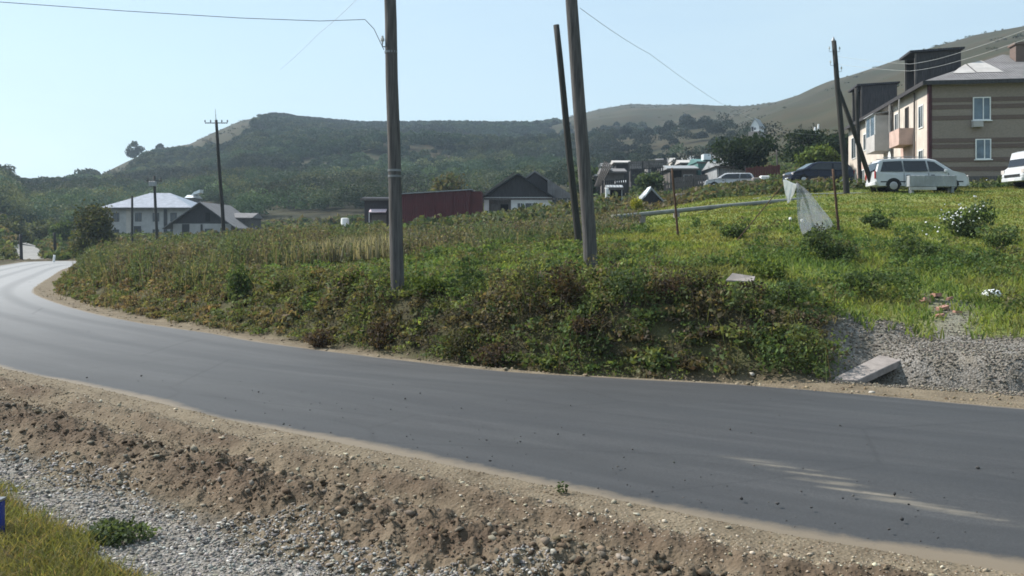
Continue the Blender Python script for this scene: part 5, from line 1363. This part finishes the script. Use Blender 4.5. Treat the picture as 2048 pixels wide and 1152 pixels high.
vehicle('van', 'white high roofed van cut off by the right picture edge', 'van', 2048 + 74, 50.5, R(180 + 6), bus, .86, 1.0, .93, (-1.6, 1.75), .34, 'carwhite',
        [[(-2.5, .95), (-2.5, 1.32), (-1.0, 1.32), (-1.0, .95)], [(-.9, .95), (-.9, 1.32), (.55, 1.32), (.55, .95)], [(.68, .70), (.68, 1.34), (2.10, 1.34), (2.25, .98), (1.9, .70)]],
        (2.46, 1.12, 2.34, 1.5), (-2.71, 1.0, -2.71, 1.6), [('headlight', 2.74, .85, .28, .22, 'lamp'), ('taillight', -2.72, 1.0, .16, .4, 'redlamp')], 1.97, dz=.0)
bx = thing('metal_cabinet', 'low grey metal cabinet standing in front of the white minivan', 'cabinet', (X(1862, 47.6), 47.6, H(X(1862, 47.6), 47.6) + .12))
MB().box(-1.18, 1.18, -.25, .25, .18, .74).build('body', M['greysheet'], bx, bevel=.02)
for s in (-1.0, 1.0): MB().box(s - .06, s + .06, -.2, .2, -.4, .178).build('leg', M['steel'], bx)
MB().box(-1.2, .15, -.30, -.27, .02, .17).build('skirt', M['whitewash'], bx)

# ------------------------------------------------------------------ things lying about
sl = thing('concrete_slab', 'pale concrete slab tilted as a ramp from road edge to gravel heap', 'slab', P(1690, 757, 13.5))
o0 = sl.location
q = [P(1664, 757, 13.50), P(1716, 760, 13.36), P(1826, 709, 14.25), P(1774, 702, 14.5)]
q = [p - o0 for p in q]
MB().prism(q, (0, 0, -.10)).build('slab', M['concrete'], sl, bevel=.008)
for px, py, D, s, lb in ((1752, 752, 13.75, .10, 'flat pale stone wedged under the tilted concrete slab'), (1505, 730, 13.9, .06, 'white stone at the foot of the bank left of the slab'),
                         (1745, 785, 12.4, .05, 'brown stone on the dirt strip below the tilted slab')):
    me = stones('stone', np.array([0.]), np.array([0.]), np.array([0.]), np.array([s]), np.array([[.4, .37, .33]]), M['stones'])
    tag(obj('stone', me, None, (X(px, D), D, H(X(px, D), D) + s * .3)), lb, 'stone')
fbd = MB().prism([(-.28, -.10, .02), (.20, -.16, .0), (.30, .10, .08), (-.10, .16, .14)], (0, 0, .025)).build('board', M['concrete'], None, (X(1480, 17.2), 17.2, H(X(1480, 17.2), 17.2) + .19)); tag(fbd, 'flat pale board lying on the grass above the bank', 'board')
bm = bmesh.new(); bmesh.ops.create_icosphere(bm, subdivisions=3, radius=.17)
for v in bm.verts:
    v.co *= 1 + .35 * (vnoise(v.co.x * 14 + 3, v.co.y * 14 + v.co.z * 9) - .5); v.co.z *= .55
me = bpy.data.meshes.new('bag'); bm.to_mesh(me); bm.free()
o = link('plastic_bag', me, M['whitebag'], None, (X(1983, 17.6), 17.6, H(X(1983, 17.6), 17.6) + .08)); tag(o, 'crumpled white plastic bag on the grass above the gravel heap', 'bag')
bk = MB().box(-.12, .12, -.06, .06, -.03, .035).mesh('brick_fragment')
bk.materials.append(simple('broken_brick', (.36, .20, .16), .95, .1, var=.3, scale=20))
for px, D in ((1850, 17.2), (1872, 17.7), (1885, 16.6), (1900, 17.4), (1915, 16.2), (1880, 15.9)):
    o = obj('brick_fragment', bk, None, (X(px, D), D, H(X(px, D), D) + .04)); o.rotation_euler = (random.uniform(-.3, .3), random.uniform(-.3, .3), random.random() * 6); o.scale = (random.uniform(.5, 1),) * 3
    tag(o, 'reddish broken brick on the stony path above the gravel heap', 'brick', 'broken bricks on the stony path')
wp = P(1862, 1108, 6.02)
me = stones('stone', np.array([0., .01]), np.array([0., .0]), np.array([0., .05]), np.array([.038, .026]), np.array([[.42, .32, .28], [.16, .13, .13]]), M['stones'])
tag(obj('stone', me, None, (wp.x, wp.y, H(wp.x, wp.y) + .02)), 'pinkish stone topped by a dark one at the lower right road edge', 'stone')
tp = P(1125, 995, 7.4)
o = obj('weed_sprig', crown_mesh('weed_sprig', [(0, 0, .04, .05, .04, .04)], 70, .014, G2), None, (tp.x, tp.y, max(0, H(tp.x, tp.y)))); tag(o, 'tiny dark weed sprig on the near road edge', 'weed')
n_c = 0
while n_c < 34:
    px = random.uniform(330, 1500); D = random.uniform(5.0, 8.6); x = X(px, D)
    f_, n_ = road_dist(np.array([x]), np.array([D]))
    if not (1.3 < n_[0] < 2.2): continue
    s = random.uniform(.018, .042)
    me = stones('clod', np.array([0.]), np.array([0.]), np.array([0.]), np.array([s]), np.array([[.15, .108, .074]]) * random.uniform(.7, 1.4), M['stones'])
    tag(obj('clod', me, None, (x, D, H(x, D) + s * .05)), 'fist sized brown clod in the earth ridge along the near road side', 'clod', 'clods of the graded earth ridge')
    n_c += 1
# leafy plant at the gravel's edge in the near corner
x, D = X(232, 6.3), 6.3
t = thing('thistle', 'grey green leafy plant where the near grass meets the gravel', 'plant', (x, D, H(x, D)))
obj('foliage', crown_mesh('foliage', [(0, 0, .07, .17, .14, .07), (.14, .05, .05, .12, .1, .05), (-.1, .1, .06, .12, .1, .06), (.05, -.1, .05, .1, .1, .05)], 900, .018, [(.075, .10, .05), (.10, .13, .07), (.06, .085, .04)], hollow=0), t)
MB().tube([(0, 0, -.03), (.02, 0, .1)], [.008, .004], 5).build('stem', M['bark'], t)

# rag and plastic film on the lawn
def cloth(name, corners, nx, ny, amp, mat, seed, label, cat, thick=.004, taper=None):
    a, b, c, d = [Vector(p) for p in corners]      # top-left, top-right, bottom-right, bottom-left
    o = a.copy(); vs = []
    for j in range(ny):
        v = j / (ny - 1)
        for i in range(nx):
            u = i / (nx - 1)
            if taper: u2 = .5 + (u - .5) * (taper[0] * (1 - v) + taper[1] * v + taper[2] * 4 * v * (1 - v))
            else: u2 = u
            p = a.lerp(b, u2).lerp(d.lerp(c, u2), v) - o
            w = math.sin(u * 13 + seed + v * 2) * .5 + math.sin(u * 29 + v * 5 + seed * 2) * .25 + (vnoise(u * 5 + seed, v * 5) - .5)
            p += Vector((.3 * w * amp, w * amp, .25 * amp * math.sin(v * 9 + u * 6)))
            vs.append(p)
    fs = [(j * nx + i, j * nx + i + 1, (j + 1) * nx + i + 1, (j + 1) * nx + i) for j in range(ny - 1) for i in range(nx - 1)]
    me = MB().add(vs, fs).mesh(name, False)
    ob = link(name, me, M[mat], None, o, True)
    sm = ob.modifiers.new('thickness', 'SOLIDIFY'); sm.thickness = thick
    return tag(ob, label, cat)
cloth('rag', [P(1566, 359, 26.8), P(1594, 368, 27.4), P(1580, 405, 27.1), P(1575, 407, 26.95)], 16, 18, .05, 'rag', 1.0, 'bright white rag hanging from the slanting rod on the lawn', 'rag', taper=(1.0, 1.0, .1))
cloth('plastic_film', [P(1592, 366, 27.1), P(1606, 372, 27.3), P(1668, 455, 28.0), P(1606, 474, 27.0)], 34, 40, .10, 'film', 3.0, 'torn grey see-through plastic film trailing from the white rag to the grass', 'plastic film', taper=(1, 1, .25))
for px, py, lb in ((1579, 437, 'left'), (1603, 441, 'right')):
    c = P(px, py, 28.0); gz = H(c.x, c.y)
    t = thing('white_flower', lb + ' one of two white flower heads left of the plastic film', 'flower', (c.x, c.y, gz))
    hh = max(.2, c.z - gz)
    MB().tube([(0, 0, -.05), (.02, 0, hh)], .012, 5).build('stem', M['bark'], t)
    bm = bmesh.new(); bmesh.ops.create_icosphere(bm, subdivisions=2, radius=.045)
    for v in bm.verts: v.co *= 1 + .3 * random.uniform(-1, 1)
    me = bpy.data.meshes.new('blossom'); bm.to_mesh(me); bm.free()
    link('blossom', me, M['petal'], t, (.02, 0, hh))

# ------------------------------------------------------------------ haze, light, camera
HAZE = 0.00030
m, nt = newmat('haze')
pv = N(nt, 'ShaderNodeVolumePrincipled')
pv.inputs['Color'].default_value = (.66, .83, 1.0, 1); pv.inputs['Density'].default_value = HAZE; pv.inputs['Anisotropy'].default_value = .25
o_ = N(nt, 'ShaderNodeOutputMaterial'); lnk(nt, pv.outputs[0], o_.inputs['Volume'])
hz = MB().box(-2300, 2300, -2300, 2300, -400, 190).build('haze', m); tag(hz, 'pale summer haze filling the valley', None, None, 'stuff')

SUN_EL, SUN_AZ = 44.0, -68.0      # azimuth from the view direction, negative = left
w = bpy.data.worlds.new('World'); SC.world = w; w.use_nodes = True
nt = w.node_tree; nt.nodes.clear()
sky = nt.nodes.new('ShaderNodeTexSky'); sky.sky_type = 'NISHITA'; sky.sun_disc = False
sky.sun_elevation = R(SUN_EL); sky.sun_rotation = R(SUN_AZ % 360); sky.altitude = 60; sky.air_density = 1.15; sky.dust_density = .6; sky.ozone_density = 1.8
bg = nt.nodes.new('ShaderNodeBackground'); bg.inputs['Strength'].default_value = .096
tcw = nt.nodes.new('ShaderNodeTexCoord'); mpw = nt.nodes.new('ShaderNodeMapping'); mpw.inputs['Scale'].default_value = (1.0, 1.0, 4.5)
nt.links.new(tcw.outputs['Generated'], mpw.inputs['Vector'])
cn = noise(nt, mpw.outputs[0], 2.1, 6, .6)
cf = ramp(nt, cn, [(.35, .50), (.72, .84)])      # thin even veil of high cloud
cc = mixc(nt, cf, sky.outputs[0], (4.1, 5.25, 5.85))
nt.links.new(cc, bg.inputs['Color'])
out = nt.nodes.new('ShaderNodeOutputWorld'); nt.links.new(bg.outputs[0], out.inputs[0])
sd = bpy.data.lights.new('sun', 'SUN'); sd.energy = 4.4; sd.angle = R(.6); sd.color = (1.0, .955, .88)
so = bpy.data.objects.new('sun', sd); COL.objects.link(so)
az, el = R(SUN_AZ), R(SUN_EL)
dv = Vector((math.sin(az) * math.cos(el), math.cos(az) * math.cos(el), math.sin(el)))
so.rotation_euler = dv.to_track_quat('Z', 'Y').to_euler(); so.location = dv * 150

cd = bpy.data.cameras.new('camera'); cd.sensor_width = 36; cd.lens = F / 2048 * 36
cd.shift_y = -(576 - HY) / 2048; cd.clip_start = .05; cd.clip_end = 6000
co = bpy.data.objects.new('camera', cd); COL.objects.link(co); co.location = (0, 0, CAMZ); co.rotation_euler = (R(90), 0, 0)
SC.camera = co
vs_ = SC.view_settings
SC.display_settings.display_device = 'sRGB'
vs_.view_transform = 'Standard'; vs_.look = 'None'; vs_.gamma = 1; vs_.use_curve_mapping = False; vs_.exposure = .80
cy = SC.cycles
cy.use_denoising = True
cy.max_bounces = 5; cy.diffuse_bounces = 2; cy.glossy_bounces = 2; cy.transmission_bounces = 3; cy.transparent_max_bounces = 8; cy.volume_bounces = 0
cy.filter_width = 1.7
